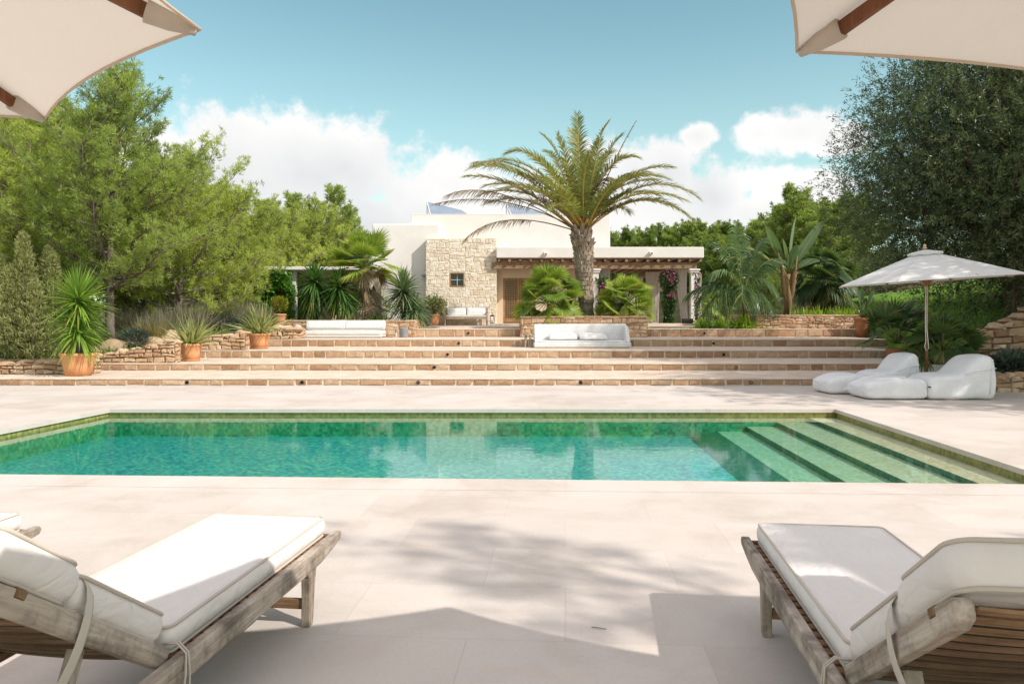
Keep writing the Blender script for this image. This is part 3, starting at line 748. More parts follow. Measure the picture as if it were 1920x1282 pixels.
planter('stone_planter', 'stone planter with the paddle leaved plant at the right end of the top step', xa(1417, 27), xa(1622, 27), 27.0, 31.0, RZ[4], zt(1500, 590, 27), 91, True, (0.05, 0.09))

# ================================================================= the house
hs = thing('house', 'white flat roofed house with a stone clad front bay', 'house', (0, HY, PLINTH_Z))
SC_ = HY / FOC
hx = lambda u, y=HY: (u - CX) / FOC * y
hz = lambda v, y=HY: EYE - (v - V0) / FOC * y
WY = HY + 0.42
def hb(name, mats, boxes, parent=hs, bevel=0.02):
    mb = MB()
    for b in boxes: mb.bb(*b)
    return mb.build(name, mats, parent, bevel=bevel, world=True)
# white walls: left wing, upper volume and the wall under the porch
hb('left_wing', M['render'], [(hx(698, WY), hx(798, WY) + 0.6, WY, WY + 7, 0.5, hz(420, WY))], bevel=0.05)
hb('upper_storey', M['render'], [(hx(771, WY + 0.5), hx(1144, WY + 0.5), WY + 0.5, WY + 7.5, 0.5, hz(403, WY + 0.5)), (hx(771, WY + .5), hx(1144, WY + .5), WY + 0.5, WY + 0.75, hz(403, WY + .5), hz(401.5, WY + .5))], bevel=0.06)
PW = HY + 0.7
dz0, dz1 = hz(604, PW), hz(521, PW)
X_L, X_D0, X_D1, X_R = hx(925, PW), hx(943.5, PW), hx(1004, PW), hx(1112, PW)
porch_wall = hb('porch_wall', M['shaded_render'], [(X_L, X_D0, PW, PW + .18, 0.9, 4.2), (X_D0, X_D1, PW, PW + .18, dz1, 4.2), (X_D1, X_R, PW, PW + .18, 0.9, 4.2)], bevel=0)
mb = MB(); mb.bb(X_L, 8.4, HY - 1.3, HY + 1.5, PLINTH_Z - 0.1, PLINTH_Z + 0.09); mb.build('door_step', M['tread'], hs, bevel=0.01, world=True)
# stone bay with its deep little window
tx0, tx1, tz1 = hx(798.5), hx(931), hz(447.5)
wx0, wx1, wz0, wz1 = hx(843), hx(871), hz(538), hz(511)
mb = MB()
for b in ((tx0, wx0, HY, HY + 1.2, 0.6, tz1), (wx1, tx1, HY, HY + 1.2, 0.6, tz1), (wx0, wx1, HY, HY + 1.2, 0.6, wz0), (wx0, wx1, HY, HY + 1.2, wz1, tz1)): mb.bb(*b, 1)
mb.bb(wx0, wx1, HY + 0.22, HY + 0.3, wz0, wz1, 1)
def tower_face(xa_, xb_, za_, zb_, seed):
    blocks(mb, (xa_, HY, za_), (1, 0, 0), (0, -1, 0), xb_ - xa_, lambda s: zb_ - za_, (0.08, 0.19), (0.10, 0.30), 0.018, 0.006, 0.024, seed, 0.014)
tower_face(tx0, wx0 - 0.03, PLINTH_Z, tz1, 1); tower_face(wx1 + 0.03, tx1, PLINTH_Z, tz1, 2)
tower_face(wx0 - 0.03, wx1 + 0.03, PLINTH_Z, wz0 - 0.04, 3); tower_face(wx0 - 0.03, wx1 + 0.03, wz1 + 0.04, tz1, 4)
mb.build('stone_bay', [M['tower_stone'], M['tower_mortar']], hs, world=True)
mb = MB(); fw = 0.055
mb.bb(wx0, wx0 + fw, HY - 0.012, HY + 0.16, wz0, wz1); mb.bb(wx1 - fw, wx1, HY - 0.012, HY + 0.16, wz0, wz1)
mb.bb(wx0 + fw, wx1 - fw, HY - 0.014, HY + 0.16, wz1 - fw, wz1); mb.bb(wx0 + fw, wx1 - fw, HY - 0.014, HY + 0.16, wz0, wz0 + fw)
win = mb.build('window', M['door_wood'], hs, bevel=0.006, world=True)
mb = MB(); mb.bb(wx0 + fw, wx1 - fw, HY + 0.15, HY + 0.17, wz0 + fw, wz1 - fw); mb.build('pane', M['dark_glass'], win, world=True)
mb = MB(); xm, zm = (wx0 + wx1) / 2, (wz0 + wz1) / 2
mb.bb(xm - 0.012, xm + 0.012, HY + 0.09, HY + 0.12, wz0 + fw, wz1 - fw); mb.bb(wx0 + fw, wx1 - fw, HY + 0.085, HY + 0.115, zm - 0.012, zm + 0.012)
mb.build('window_bars', M['frame_alu'], win, world=True)
# double lattice door
mb = MB(); xm = (X_D0 + X_D1) / 2
for a_, b_ in ((X_D0, xm - 0.008), (xm + 0.008, X_D1)):
    mb.bb(a_, a_ + 0.09, PW + .04, PW + .11, dz0, dz1); mb.bb(b_ - 0.09, b_, PW + .04, PW + .11, dz0, dz1)
    mb.bb(a_ + 0.09, b_ - 0.09, PW + .04, PW + .11, dz1 - 0.1, dz1); mb.bb(a_ + 0.09, b_ - 0.09, PW + .04, PW + .11, dz0, dz0 + 0.16)
dr = mb.build('door', M['door_wood'], hs, bevel=0.006, world=True)
mb = MB()
for a_, b_ in ((X_D0 + 0.09, xm - 0.1), (xm + 0.1, X_D1 - 0.09)):
    for i in range(7):
        x = a_ + (b_ - a_) * (i + 0.5) / 7; mb.bb(x - 0.012, x + 0.012, PW + .055, PW + .075, dz0 + 0.15, dz1 - 0.09)
    for i in range(21):
        z = dz0 + 0.16 + (dz1 - dz0 - 0.26) * (i + 0.5) / 21; mb.bb(a_, b_, PW + .077, PW + .092, z - 0.012, z + 0.012)
mb.build('lattice', M['door_wood'], dr, world=True)
mb = MB(); mb.bb(X_D0 + 0.05, X_D1 - 0.05, PW + .13, PW + .15, dz0, dz1); mb.build('pane', M['dark_glass'], dr, world=True)
mb = MB(); mb.bb(hx(790), hx(798) - 0.02, WY - 0.28, WY, hz(517), hz(514)); mb.build('wall_lamp', M['zinc'], hs, bevel=0.01, world=True)

# ---- porch in front of and beside the house
PY0, PY1 = HY - 0.36, 43.0
px0, px1 = hx(930.5, PY0), hx(1320, PY0)
po = thing('porch', 'long porch with a white parapet, wooden beam and round joists', 'porch', ((px0 + px1) / 2, PY0, PLINTH_Z))
pz = lambda v: EYE - (v - V0) / FOC * PY0
def pb(name, mat, boxes, bevel=0.02, parent=po):
    mb = MB()
    for b in boxes: mb.bb(*b)
    return mb.build(name, mat, parent, bevel=bevel, world=True)
pb('parapet', M['render'], [(px0, px1, PY0, PY0 + 0.3, pz(483.5), pz(463)), (px1 - 0.3, px1, PY0 + 0.3, PY1, pz(483.5), pz(463))], 0.03)
pb('roof_slab', M['render'], [(px0, px1 - 0.3, PY0 + 0.3, PY1, pz(482) + 0.02, pz(474))], 0.0)
pb('ceiling', M['joist_wood'], [(px0 + 0.05, px1 - 0.05, PY0 + 0.05, PY1, pz(484.2) - 0.03, pz(484.2))], 0)
jx = px0 + 0.12; k = 0; jn = 20
for k in range(jn):
    x = px0 + 0.12 + (px1 - px0 - 0.25) * k / (jn - 1); mb = MB()
    rr = 0.062 + 0.01 * math.sin(k * 2.3); zc = pz(484.2) - 0.03 - rr
    mb.tube([(x, PY0 + 0.04, zc), (x + 0.01, PY0 + 0.5, zc + 0.004), (x, PY1 if x > 4.1 else PW - 0.02, zc)], rr, 10, 0, 0.4 + 0.3 * math.sin(k * 1.7))
    mb.build('joist', M['joist_wood'], po, world=True)
zb1 = pz(484.2) - 0.03 - 0.128; zb0 = pz(503.5)
pb('beam', M['porch_wood'], [(hx(921, PY0), hx(1309, PY0), PY0 + 0.22, PY0 + 0.46, zb0, zb1)], 0.015)
pb('beam', M['joist_wood'], [(hx(1262, PY0) - 0.1, hx(1262, PY0) + 0.1, PY0 + 0.47, PY1, zb0 + 0.02, zb1 - 0.005)], 0.015)
for (cx_, cy_) in ((hx(1117, PY0), PY0 + 0.34), (hx(1304, PY0), PY0 + 0.34), (6.92, 37.0), (6.9, 41.5)):
    mb = MB(); mb.bb(cx_ - 0.15, cx_ + 0.15, cy_ - 0.15, cy_ + 0.15, PLINTH_Z - 0.1, zb0 - 0.17)
    mb.bb(cx_ - 0.20, cx_ + 0.20, cy_ - 0.20, cy_ + 0.20, zb0 - 0.17, zb0 - 0.08); mb.bb(cx_ - 0.24, cx_ + 0.24, cy_ - 0.24, cy_ + 0.24, zb0 - 0.08, zb0 - 0.002)
    mb.build('column', M['render'], po, bevel=0.02, world=True)
for u, v in ((1023, 478), (1220, 477)):
    mb = MB(); p = dp(u, v, PY0); mb.extr([(-0.32, -0.02), (-0.32, 0.07), (0.0, 0.13), (0.0, 0.0)], -0.07, 0.07)
    mb.bb(-0.03, 0.03, -0.33, -0.315, 0.0, 0.05, 1)
    o = mb.build('rain_spout', [M['render'], M['dark']], po); o.location = p - Vector(po.location)

# ---- curtains
def curtain(label, x0, x1, y, zt_, zb_, pinch, seed, along='x'):
    t = thing('curtain', label, 'curtain', ((x0 + x1) / 2, y, zt_), 0, 'voile curtains of the porch')
    mb = MB(); nn, mm = 44, 16; rg = random.Random(seed); vs = []; ph = rg.uniform(0, 6)
    for j in range(mm + 1):
        q = j / mm; z = zt_ + (zb_ - zt_) * q
        pw, sh = pinch(q)
        for i in range(nn + 1):
            a_ = i / nn - 0.5
            s_ = (x0 + x1) / 2 + (x1 - x0) * a_ * pw + sh
            d_ = 0.05 * math.sin(i * 1.35 + ph + 0.5 * math.sin(q * 3)) * (0.5 + 0.6 * q) + 0.02 * math.sin(i * 2.7 + q * 4)
            vs.append((s_, y + d_, z) if along == 'x' else (x0 + d_, y + (x1 - x0) * a_ * pw + sh, z))
    mb.add(vs, [(j * (nn + 1) + i, j * (nn + 1) + i + 1, (j + 1) * (nn + 1) + i + 1, (j + 1) * (nn + 1) + i) for j in range(mm) for i in range(nn)])
    mb.build('drape', M['curtain'], t, smooth=True, world=True)
    for i in range(5):
        xx = x0 + (x1 - x0) * (i + 0.5) / 5; mb = MB()
        mb.bb(xx - 0.02, xx + 0.02, y - 0.012, y + 0.012, zt_ - 0.01, zt_ + 0.05); mb.build('hanging_loop', M['curtain'], t, world=True)
tie = lambda q: (1 - 0.45 * math.sin(min(q * 1.15, 1) * math.pi * 0.5), 0.22 * q)
yc = PY0 + 0.60
curtain('white voile curtain beside the white column behind the palm trunk', hx(1119, yc), hx(1145, yc), yc, zb0 + 0.03, PLINTH_Z + 0.05, lambda q: (1 - 0.5 * q, -0.25 * q), 1)
curtain('tall white voile curtain gathered at the front corner of the porch', hx(1262, yc), hx(1288, yc), yc, zb0 + 0.03, PLINTH_Z + 0.05, tie, 2)
curtain('white voile curtain hanging outside the porch corner column', hx(1293, yc), hx(1311, yc), yc - 0.3, zb0 - 0.2, PLINTH_Z + 0.05, lambda q: (1, 0.02), 3)
curtain('white voile curtain beside the bougainvillea inside the porch', 6.3, 7.0, 35.8, zb0, PLINTH_Z + 0.1, lambda q: (1 - 0.3 * q, 0), 4)
curtain('narrow white voile curtain deep inside the porch', 6.45, 6.9, 40.0, zb0, PLINTH_Z + 0.1, lambda q: (1 - 0.2 * q, 0), 5)
curtain('grey shaded voile curtain at the back of the porch', 6.2, 7.0, 42.6, zb0, PLINTH_Z + 0.1, lambda q: (1, 0), 6)

# ---- solar panels on the roof
def solar(label, u0, v0, u1, v1, Y):
    p, q = dp(u0, v0, Y), dp(u1, v1, Y); zr = hz(403, WY + .5) - 0.05
    t = thing('solar_panel', label, 'solar panel', (p.x, Y, zr), 0, 'solar panels on the roof')
    L = q.x - p.x; h = p.z - zr
    top = [Vector((0.0, 1.0, h)), Vector((L * 0.72, 1.0, h * 0.62)), Vector((L, -0.2, 0.12)), Vector((0.35, -0.2, 0.12))]
    n_ = (top[1] - top[0]).cross(top[3] - top[0]).normalized()
    if n_.z < 0: n_ = -n_
    mb = MB(); mb.hexa([c_ for c_ in (top[3], top[2], top[1], top[0])] + [c_ + n_ * 0.05 for c_ in (top[3], top[2], top[1], top[0])]); mb.build('frame', M['frame_alu'], t)
    ce = sum(top, Vector()) / 4
    mb = MB(); qs = [c_ + (ce - c_) * 0.06 + n_ * 0.053 for c_ in (top[3], top[2], top[1], top[0])]
    mb.add(qs, [(0, 1, 2, 3)]); mb.build('glass', M['panel_glass'], t)
    for i, f_ in enumerate((0.02, 0.7)):
        b_ = top[0].lerp(top[1], f_); mb = MB(); mb.tube([b_, (b_.x, b_.y, 0)], 0.025, 6); mb.tube([b_, (b_.x + 0.3, b_.y - 1.1, 0.0)], 0.025, 6)
        mb.build('leg', M['frame_alu'], t)
solar('grey tilted solar panel at the left end of the flat roof', 795, 373, 890, 403, 36.6)
solar('grey tilted solar panel on the roof behind the palm crown', 948, 378, 1040, 403, 37.0)

# ---- ivy covered garden arbour left of the house
AY = 30.0
ab = thing('garden_arbour', 'white roofed arbour left of the house with an ivy arch', 'arbour', (hx(560, AY), AY, 1.0))
mb = MB(); z0_, z1_ = EYE - (506 - V0) / FOC * AY, EYE - (500 - V0) / FOC * AY
mb.bb(hx(493, AY), hx(700, AY), AY, AY + 3.0, z0_, z1_); mb.build('roof', M['render'], ab, bevel=0.02, world=True)
for u in (497, 545, 690):
    mb = MB(); mb.bb(hx(u, AY) - 0.12, hx(u, AY) + 0.12, AY + 0.3, AY + 0.54, 0.4, z0_); mb.build('post', M['render'], ab, bevel=0.02, world=True)
mb = MB(); mb.bb(hx(545, AY), hx(700, AY), AY + 1.8, AY + 2.0, 0.4, z0_); mb.build('back_wall', M['shaded_render'], ab, world=True)
# ================================================================= plants
GA = 2.399963
def rv(rg, s=1.0):
    return Vector((rg.gauss(0, s), rg.gauss(0, s), rg.gauss(0, s)))
def arr(l): return np.array([tuple(p) for p in l], dtype=float)

def tree_data(seed, h, rad, base, limbs, sub, prof, rise=(5, 50), r0=0.14, lean=(0, 0), wig=0.12, droop=0.0, asym=None):
    """trunk and limbs as tubes, and the points and directions where foliage grows"""
    rg = random.Random(seed); mb = MB(); pts, dirs, tn = [], [], []
    tp = []
    for i in range(11):
        t = i / 10
        tp.append(Vector((lean[0] * t + wig * math.sin(t * 5 + seed) * t, lean[1] * t + wig * math.cos(t * 4.1 + seed) * t, h * 0.97 * t)))
    mb.tube(tp, [r0 * (1.15 if i == 0 else 1) * (1 - 0.93 * (i / 10) ** 0.9) + 0.008 for i in range(11)], 9, 0, 0.4)
    def tr(t):
        f = t * 10; i = min(int(f), 9); return tp[i].lerp(tp[i + 1], f - i)
    for k in range(limbs):
        t = (k + rg.random()) / limbs; zt_ = base + (0.98 - base) * t
        a = k * GA + rg.uniform(-0.5, 0.5) + seed
        L = rad * prof(t) * rg.uniform(0.65, 1.15)
        if asym: L *= asym(a, t)
        if L < 0.15: continue
        e = R(rise[0] + (rise[1] - rise[0]) * t + rg.uniform(-12, 12))
        p = tr(zt_); d = Vector((math.cos(a) * math.cos(e), math.sin(a) * math.cos(e), math.sin(e)))
        path = [p.copy()]; n_ = 6
        for i in range(n_):
            d = (d + rv(rg, 0.10) + Vector((0, 0, 0.09 - droop))).normalized()
            p = p + d * L / n_; path.append(p.copy())
        rb = max(0.012, r0 * 0.42 * (1 - zt_) + 0.016)
        mb.tube(path, [rb * (1 - 0.85 * i / n_) for i in range(n_ + 1)], 5, 0, 0.5)
        tl = min(max(rg.gauss(0.42, 0.16), 0.05), 0.78)
        ns = max(3, int(sub * L))
        for j in range(ns):
            f = 0.10 + 0.90 * (j + rg.random()) / ns; x = f * n_; i = min(int(x), n_ - 1)
            q = path[i].lerp(path[i + 1], x - i); dd = (path[i + 1] - path[i]).normalized()
            sd = dd.cross(Vector((0, 0, 1))).normalized() * (1 if j % 2 else -1)
            b = (dd * rg.uniform(0.4, 1.0) + sd * rg.uniform(0.3, 1.0) + Vector((0, 0, rg.uniform(-0.15, 0.6)))).normalized()
            l2 = L * rg.uniform(0.22, 0.42) * (1.15 - 0.55 * f) + 0.08
            q2 = q + b * l2 + Vector((0, 0, rg.uniform(-0.03, 0.10) * l2))
            if l2 > 0.2: mb.tube([q, q.lerp(q2, 0.5) + rv(rg, 0.02), q2], [0.011, 0.008, 0.004], 3, 0, 0.5)
            nt_ = max(3, int(l2 * 6.5)); tj = tl + rg.gauss(0, 0.11)
            for m_ in range(nt_):
                g = 0.42 + 0.58 * (m_ + 0.5) / nt_
                pts.append(q.lerp(q2, g) + rv(rg, 0.07 * l2 + 0.03)); dirs.append((b + rv(rg, 0.35) + Vector((0, 0, 0.35))).normalized()); tn.append(tj)
        pts.append(p); dirs.append(d); tn.append(tl)
    return mb, arr(pts), arr(dirs), np.array(tn)

def needles(lv, P, D, T, per, L, W, spread=0.7, jit=0.025):
    n = len(P); r = lv.r
    PP = np.repeat(P, per, 0) + r.normal(size=(n * per, 3)) * jit
    DD = np.repeat(D, per, 0) * 0.8 + r.normal(size=(n * per, 3)) * spread
    TT = np.clip(np.repeat(T, per) + r.normal(size=n * per) * 0.10, 0, 0.79)
    dry = r.random(n * per) < 0.02; TT[dry] = 0.95
    lv.kites(PP, DD, L * r.uniform(0.65, 1.25, n * per), W * r.uniform(0.8, 1.2, n * per), TT)

cone = lambda t: (1 - t) ** 0.75 * (0.75 + 0.25 * math.sin(t * 9)) + 0.10
dome = lambda t: math.sqrt(max(0.02, 1 - (1.25 * t - 0.35) ** 2)) * 0.95 + 0.05
airy = lambda t: (0.95 - 0.62 * t) * (0.75 + 0.35 * math.sin(t * 17) ** 2)
def pine(label, loc, h, rad, mat, seed, base=0.3, limbs=30, sub=7, prof=airy, per=9, nl=0.17, nw=0.02, r0=0.14, group=None, name='pine_tree', cat='pine', lean=(0, 0), rise=(5, 50), bark='bark', asym=None):
    t = thing(name, label, cat, loc, 0, group)
    mb, P, D, T = tree_data(seed, h, rad, base, limbs, sub, prof, rise, r0, lean, asym=asym)
    mb.build('trunk', M[bark], t, smooth=True)
    lv = LV(seed); needles(lv, P, D, T, int(per * 1.35), nl, nw)
    lv.build('crown', M[mat], t)
    return t
def again(src, label, loc, s, rz):
    c = copy_tree(src); c.location = loc; c.scale = s if hasattr(s, '__len__') else (s, s, s); c.rotation_euler = (0, 0, rz); c['label'] = label
    return c
def on(u, Y, dz=-0.05):
    x = (u - CX) / FOC * Y; return Vector((x, Y, gz(x, Y) + dz))

GW = 'pines of the wood on the left'
def fit(h, u, Y, vtop, dz=-0.1):
    p = on(u, Y, dz); return p, (EYE - (vtop - V0) / FOC * Y - p.z) / h
broad = lambda t: (0.62 + 0.5 * math.sin(math.pi * min(1, t * 1.15 + 0.1)) if t < 0.55 else 1.05 - 1.0 * (t - 0.55) / 0.45 * 0.85) * (0.82 + 0.3 * math.sin(t * 21) ** 2)
tuftf = lambda t: (1.0 - 0.78 * t ** 1.3) * (0.8 + 0.3 * math.sin(t * 19) ** 2)
# the tall open pine whose bare trunk shows behind the big yucca
pine('tall open Aleppo pine with bare trunk showing behind the big potted yucca', on(206, 20.5), 7.75, 2.45, 'pine', 3, 0.20, 64, 9, broad, 12, 0.145, 0.017, 0.125, GW, bark='pine_trunk', lean=(0.05, 0.2), rise=(-2, 58))
pA = pine('bushy yellow green pine at the left edge behind the juniper', on(40, 22.5), 5.6, 2.9, 'pine_yellow', 8, 0.10, 46, 8, dome, 11, 0.16, 0.019, 0.13, GW)
pB = pine('low spreading sunlit pine between the tall pine and the ivy arch', on(335, 24.5), 5.0, 2.9, 'pine_yellow', 12, 0.08, 46, 8, dome, 11, 0.16, 0.020, 0.12, GW)
pC = pine('slender pine with ragged top left of the fan palm', on(627, 36), 7.2, 2.5, 'pine', 17, 0.08, 54, 8, tuftf, 11, 0.20, 0.026, 0.13, GW)
pC.scale[2] = fit(7.2, 627, 36, 352)[1]
for i, (src, h, u, Y, vt, wd, lab) in enumerate((
        (pB, 5.0, 268, 27.0, 395, 1.0, 'sunlit pine low down right beside the trunk of the tall pine'), (pB, 5.0, 435, 29.5, 405, 1.0, 'sunlit pine just left of the ivy arch'),
        (pA, 5.6, 112, 28.0, 270, 1.2, 'dense sunlit pine filling the left edge above the juniper'), (pA, 5.6, -10, 26.5, 232, 1.2, 'large sunlit pine far left below the parasol corner'),
        (pA, 5.6, 300, 30, 345, 0.85, 'pine just right of the tall pine, reaching into the big cloud'), (pC, 7.2, 372, 32, 345, 1.1, 'pine in the gap under the big cloud on the left'),
        (pC, 7.2, 412, 35, 352, 1.0, 'pine behind the wood edge right of the tall pine top'), (pC, 7.2, 457, 36, 362, 1.05, 'pine above the left end of the arbour roof'),
        (pC, 7.2, 505, 38, 376, 1.1, 'thin pine standing over the ivy arch'), (pC, 7.2, 548, 37, 364, 1.0, 'pine left of the slender ragged pine behind the yuccas'),
        (pC, 7.2, 588, 40, 374, 1.0, 'pine touching the left flank of the slender ragged pine'), (pA, 5.6, 520, 33, 420, 1.0, 'rounded sunlit pine behind the arbour roof'),
        (pB, 5.0, 600, 35, 430, 1.0, 'rounded pine low behind the fan palm crown'), (pC, 7.2, 655, 45, 388, 0.9, 'dark pine just left of the white wing of the house'), (pB, 5.0, 375, 30, 420, 1.1, 'rounded sunlit pine behind the lavender bank'))):
    p, sc_ = fit(h, u, Y, vt); again(src, lab, p, (sc_ * wd, sc_ * wd, sc_), i * 1.37 + 0.5)
# far trees on the hill to the right
GH = 'trees on the hill behind the house'
hA = pine('rounded far pine on the ridge behind the porch roof', on(1183, 80, -0.3), 6.2, 3.4, 'pine_far', 31, 0.1, 40, 5, dome, 12, 0.32, 0.06, 0.16, GH, cat='pine')
hA.scale = (0.8, 0.8, fit(6.2, 1183, 80, 456, -0.3)[1])
ridge = [(1150, 88, 460), (1215, 78, 452), (1250, 75, 447), (1290, 72, 440), (1330, 68, 440), (1368, 64, 444), (1402, 60, 442), (1436, 56, 432), (1468, 52, 415), (1525, 50, 405), (1560, 46, 418), (1300, 62, 470), (1342, 58, 466), (1385, 54, 462), (1425, 50, 456), (1462, 47, 448)]
words = ['closest to the house corner', 'second along the ridge from the house', 'above the middle of the porch roof', 'above the right half of the porch roof', 'above the right end of the porch roof', 'right of the porch roof corner', 'above the feather palm', 'just left of the paddle leaves',
         'behind the paddle leaves', 'right of the tall dark pine', 'beside the big dark tree', 'low behind the right end of the porch roof', 'low beside the porch roof corner', 'low left behind the feather palm', 'low right behind the feather palm', 'low behind the paddle leaved plant']
for i, ((u, Y, vt), wd) in enumerate(zip(ridge, words)):
    p, sc_ = fit(6.2, u, Y, vt, -0.3); again(hA, 'far rounded hill pine, ' + wd, p, (max(sc_, .62), max(sc_, .62), sc_), i * 1.3)
hB = pine('tall dark pine rising behind the paddle leaved plant', on(1492, 45), 7.7, 2.4, 'pine_far', 41, 0.12, 46, 6, dome, 12, 0.26, 0.045, 0.16, GH)
hB.scale[2] = fit(7.7, 1492, 45, 367)[1]
for (u, Y, vt, wd, lab) in ((1556, 38, 392, .8, 'light green tall tree against the left flank of the big dark tree'), (1610, 40, 380, .9, 'pine in the gap behind the dark fan palm')):
    p, sc_ = fit(7.7, u, Y, vt); again(hB, lab, p, (wd, wd, sc_), u)

# juniper with upright spires at the left edge
def juniper(label, loc, spires, seed):
    t = thing('juniper', label, 'juniper', loc); rg = random.Random(seed); lv = LV(seed); mb = MB(); P, D, T = [], [], []
    for (x, y, h, r) in spires:
        mb.tube([(x * 0.4, y * 0.4, 0), (x * 0.9, y * 0.9, h * 0.4), (x, y, h * 0.95)], [0.045, 0.03, 0.006], 6)
        tl = rg.uniform(0.3, 0.55)
        for k in range(int(h * r * 620)):
            z = h * rg.random() ** 0.85; q = z / h
            rr = r * (min(1, 0.45 + 2.2 * q) if q < 0.25 else (1 - q) ** 0.8 * 1.2 + 0.03) * math.sqrt(rg.random())
            a = rg.uniform(0, 6.28); cl = 0.12 * math.sin(a * 4 + z * 6)
            P.append((x * (0.5 + 0.5 * q) + rr * math.cos(a), y * (0.5 + 0.5 * q) + rr * math.sin(a), z)); D.append((math.cos(a) * 0.5, math.sin(a) * 0.5, 1.0)); T.append(tl + cl + rg.gauss(0, 0.08) + (0.35 if rg.random() < 0.03 else 0))
    mb.build('trunk', M['bark'], t, smooth=True)
    needles(lv, arr(P), arr(D), np.array(T), 7, 0.10, 0.022, 0.45, 0.03); lv.build('crown', M['juniper'], t)
juniper('grey green juniper with upright spires at the left edge of the garden', on(55, 18.6), [(-0.15, 0, 3.05, 0.55), (0.55, 0.1, 2.5, 0.45), (-0.75, 0.1, 2.5, 0.55), (0.25, 0.4, 2.75, 0.5), (-0.4, -0.2, 2.2, 0.5), (0.3, -0.25, 1.9, 0.5), (0.8, 0.3, 1.9, 0.45), (-1.1, 0.2, 2.7, 0.5)], 5)

# ---- big dark broad-leaved trees on the right
def broadleaf(label, loc, h, rad, seed, n_lobes, twigs, per, L, W, mat='olive', trunks=3, name='olive_tree', cz=0.6, sq=0.85, group=None, low=0.12, taper=0.0, tv=0.17):
    t = thing(name, label, 'tree', loc, 0, group); rg = random.Random(seed); mb = MB(); lv = LV(seed); r = lv.r
    lobes = []
    for k in range(n_lobes):
        z = 1 - 2 * (k + 0.5) / n_lobes; a = k * GA + seed; q = math.sqrt(1 - z * z); s = rg.uniform(0.55, 0.86)
        c = Vector((q * math.cos(a) * rad * s, q * math.sin(a) * rad * s, h * cz + z * h * (1 - cz) * s * sq))
        if c.z < h * low: c.z = h * low + rg.uniform(0, 0.4)
        lobes.append((c, rad * rg.uniform(0.24, 0.40), min(max(rg.gauss(0.38, tv), 0.02), 0.78)))
    if taper:
        lobes = [(Vector((c.x * (1.12 - taper * c.z / h), c.y * (1.12 - taper * c.z / h), c.z)), rr, tl) for c, rr, tl in lobes] + [(Vector((rg.uniform(-.5, .5) * rad * .6, rg.uniform(-.5, .5) * rad * .6, h * rg.uniform(.3, .8))), rad * .35, 0.1) for _ in range(12)]
    forks = []
    for k in range(trunks):
        a = k * 6.28 / trunks + 0.7; f = Vector((math.cos(a) * rad * 0.28, math.sin(a) * rad * 0.28, h * 0.36)); forks.append(f)
        mb.tube([(math.cos(a) * 0.12, math.sin(a) * 0.12, -0.1), (math.cos(a) * 0.3, math.sin(a) * 0.3, h * 0.13), f.lerp(Vector((0, 0, h * 0.2)), 0.35) , f], [0.24, 0.18, 0.14, 0.11], 8)
    for c, rr, tl in lobes:
        f = min(forks, key=lambda q: (q - c).length)
        md = f.lerp(c, 0.55) + rv(rg, 0.15)
        mb.tube([f, md, c], [0.08, 0.05, 0.02], 5)
        for j in range(5):
            d = rv(rg).normalized(); mb.tube([c, c + d * rr * 0.5 + rv(rg, 0.05), c + d * rr * 0.9], [0.012, 0.008, 0.003], 3)
        n = twigs
        d = nrm(r.normal(size=(n, 3)))
        rad_ = rr * r.uniform(0.35, 1.12, n) ** 0.8
        b = np.array(c) + d * rad_[:, None] * np.array([1.1, 1.1, 0.9])
        ax = nrm(d + r.normal(size=(n, 3)) * 0.55 + np.array([0, 0, 0.1]))
        ln = r.uniform(0.18, 0.5, n)
        f_ = r.random((n, per))
        P = (b[:, None, :] + ax[:, None, :] * (ln[:, None] * f_)[..., None]).reshape(-1, 3) + r.normal(size=(n * per, 3)) * 0.02
        D = np.repeat(ax, per, 0) + r.normal(size=(n * per, 3)) * 0.7
        T = np.clip(np.repeat(np.clip(tl + r.normal(size=n) * 0.12, 0.02, 0.79), per) + r.normal(size=n * per) * 0.08, 0, 0.8)
        T[r.random(n * per) < 0.015] = 0.95
        lv.kites(P, D, L * r.uniform(0.6, 1.3, n * per), W * r.uniform(0.8, 1.2, n * per), T)
    mb.build('trunk', M['olive_bark'], t, smooth=True); lv.build('crown', M[mat], t)
    return t
bigpos = Vector((12.7, 18.8, gz(12.7, 18.8) - 0.1))
big = broadleaf('huge dark olive tree with dense fine leaves on the right bank', bigpos, 7.7, 4.8, 2, 84, 290, 16, 0.092, 0.021, trunks=4, cz=0.52, sq=1.0, taper=0.42, tv=0.25)
GS = 'olive trees standing beyond the right edge'
t2 = broadleaf('olive tree right of the white bean bag loungers, beyond the picture edge', (14.2, 11.2, -0.1), 9.0, 3.6, 5, 40, 130, 10, 0.16, 0.05, trunks=3, cz=0.62, sq=1.0, group=GS, low=0.3)
again(t2, 'tallest olive tree on the bank beyond the right edge', (18.3, 15.2, 1.0), (1.15, 1.15, 1.2), 2.0)
t3 = pine('thin boughed pine beside the right sun lounger, beyond the picture edge', (8.6, -0.75, -0.1), 8.6, 2.6, 'pine', 57, 0.38, 27, 6, airy, 7, 0.18, 0.022, 0.13)

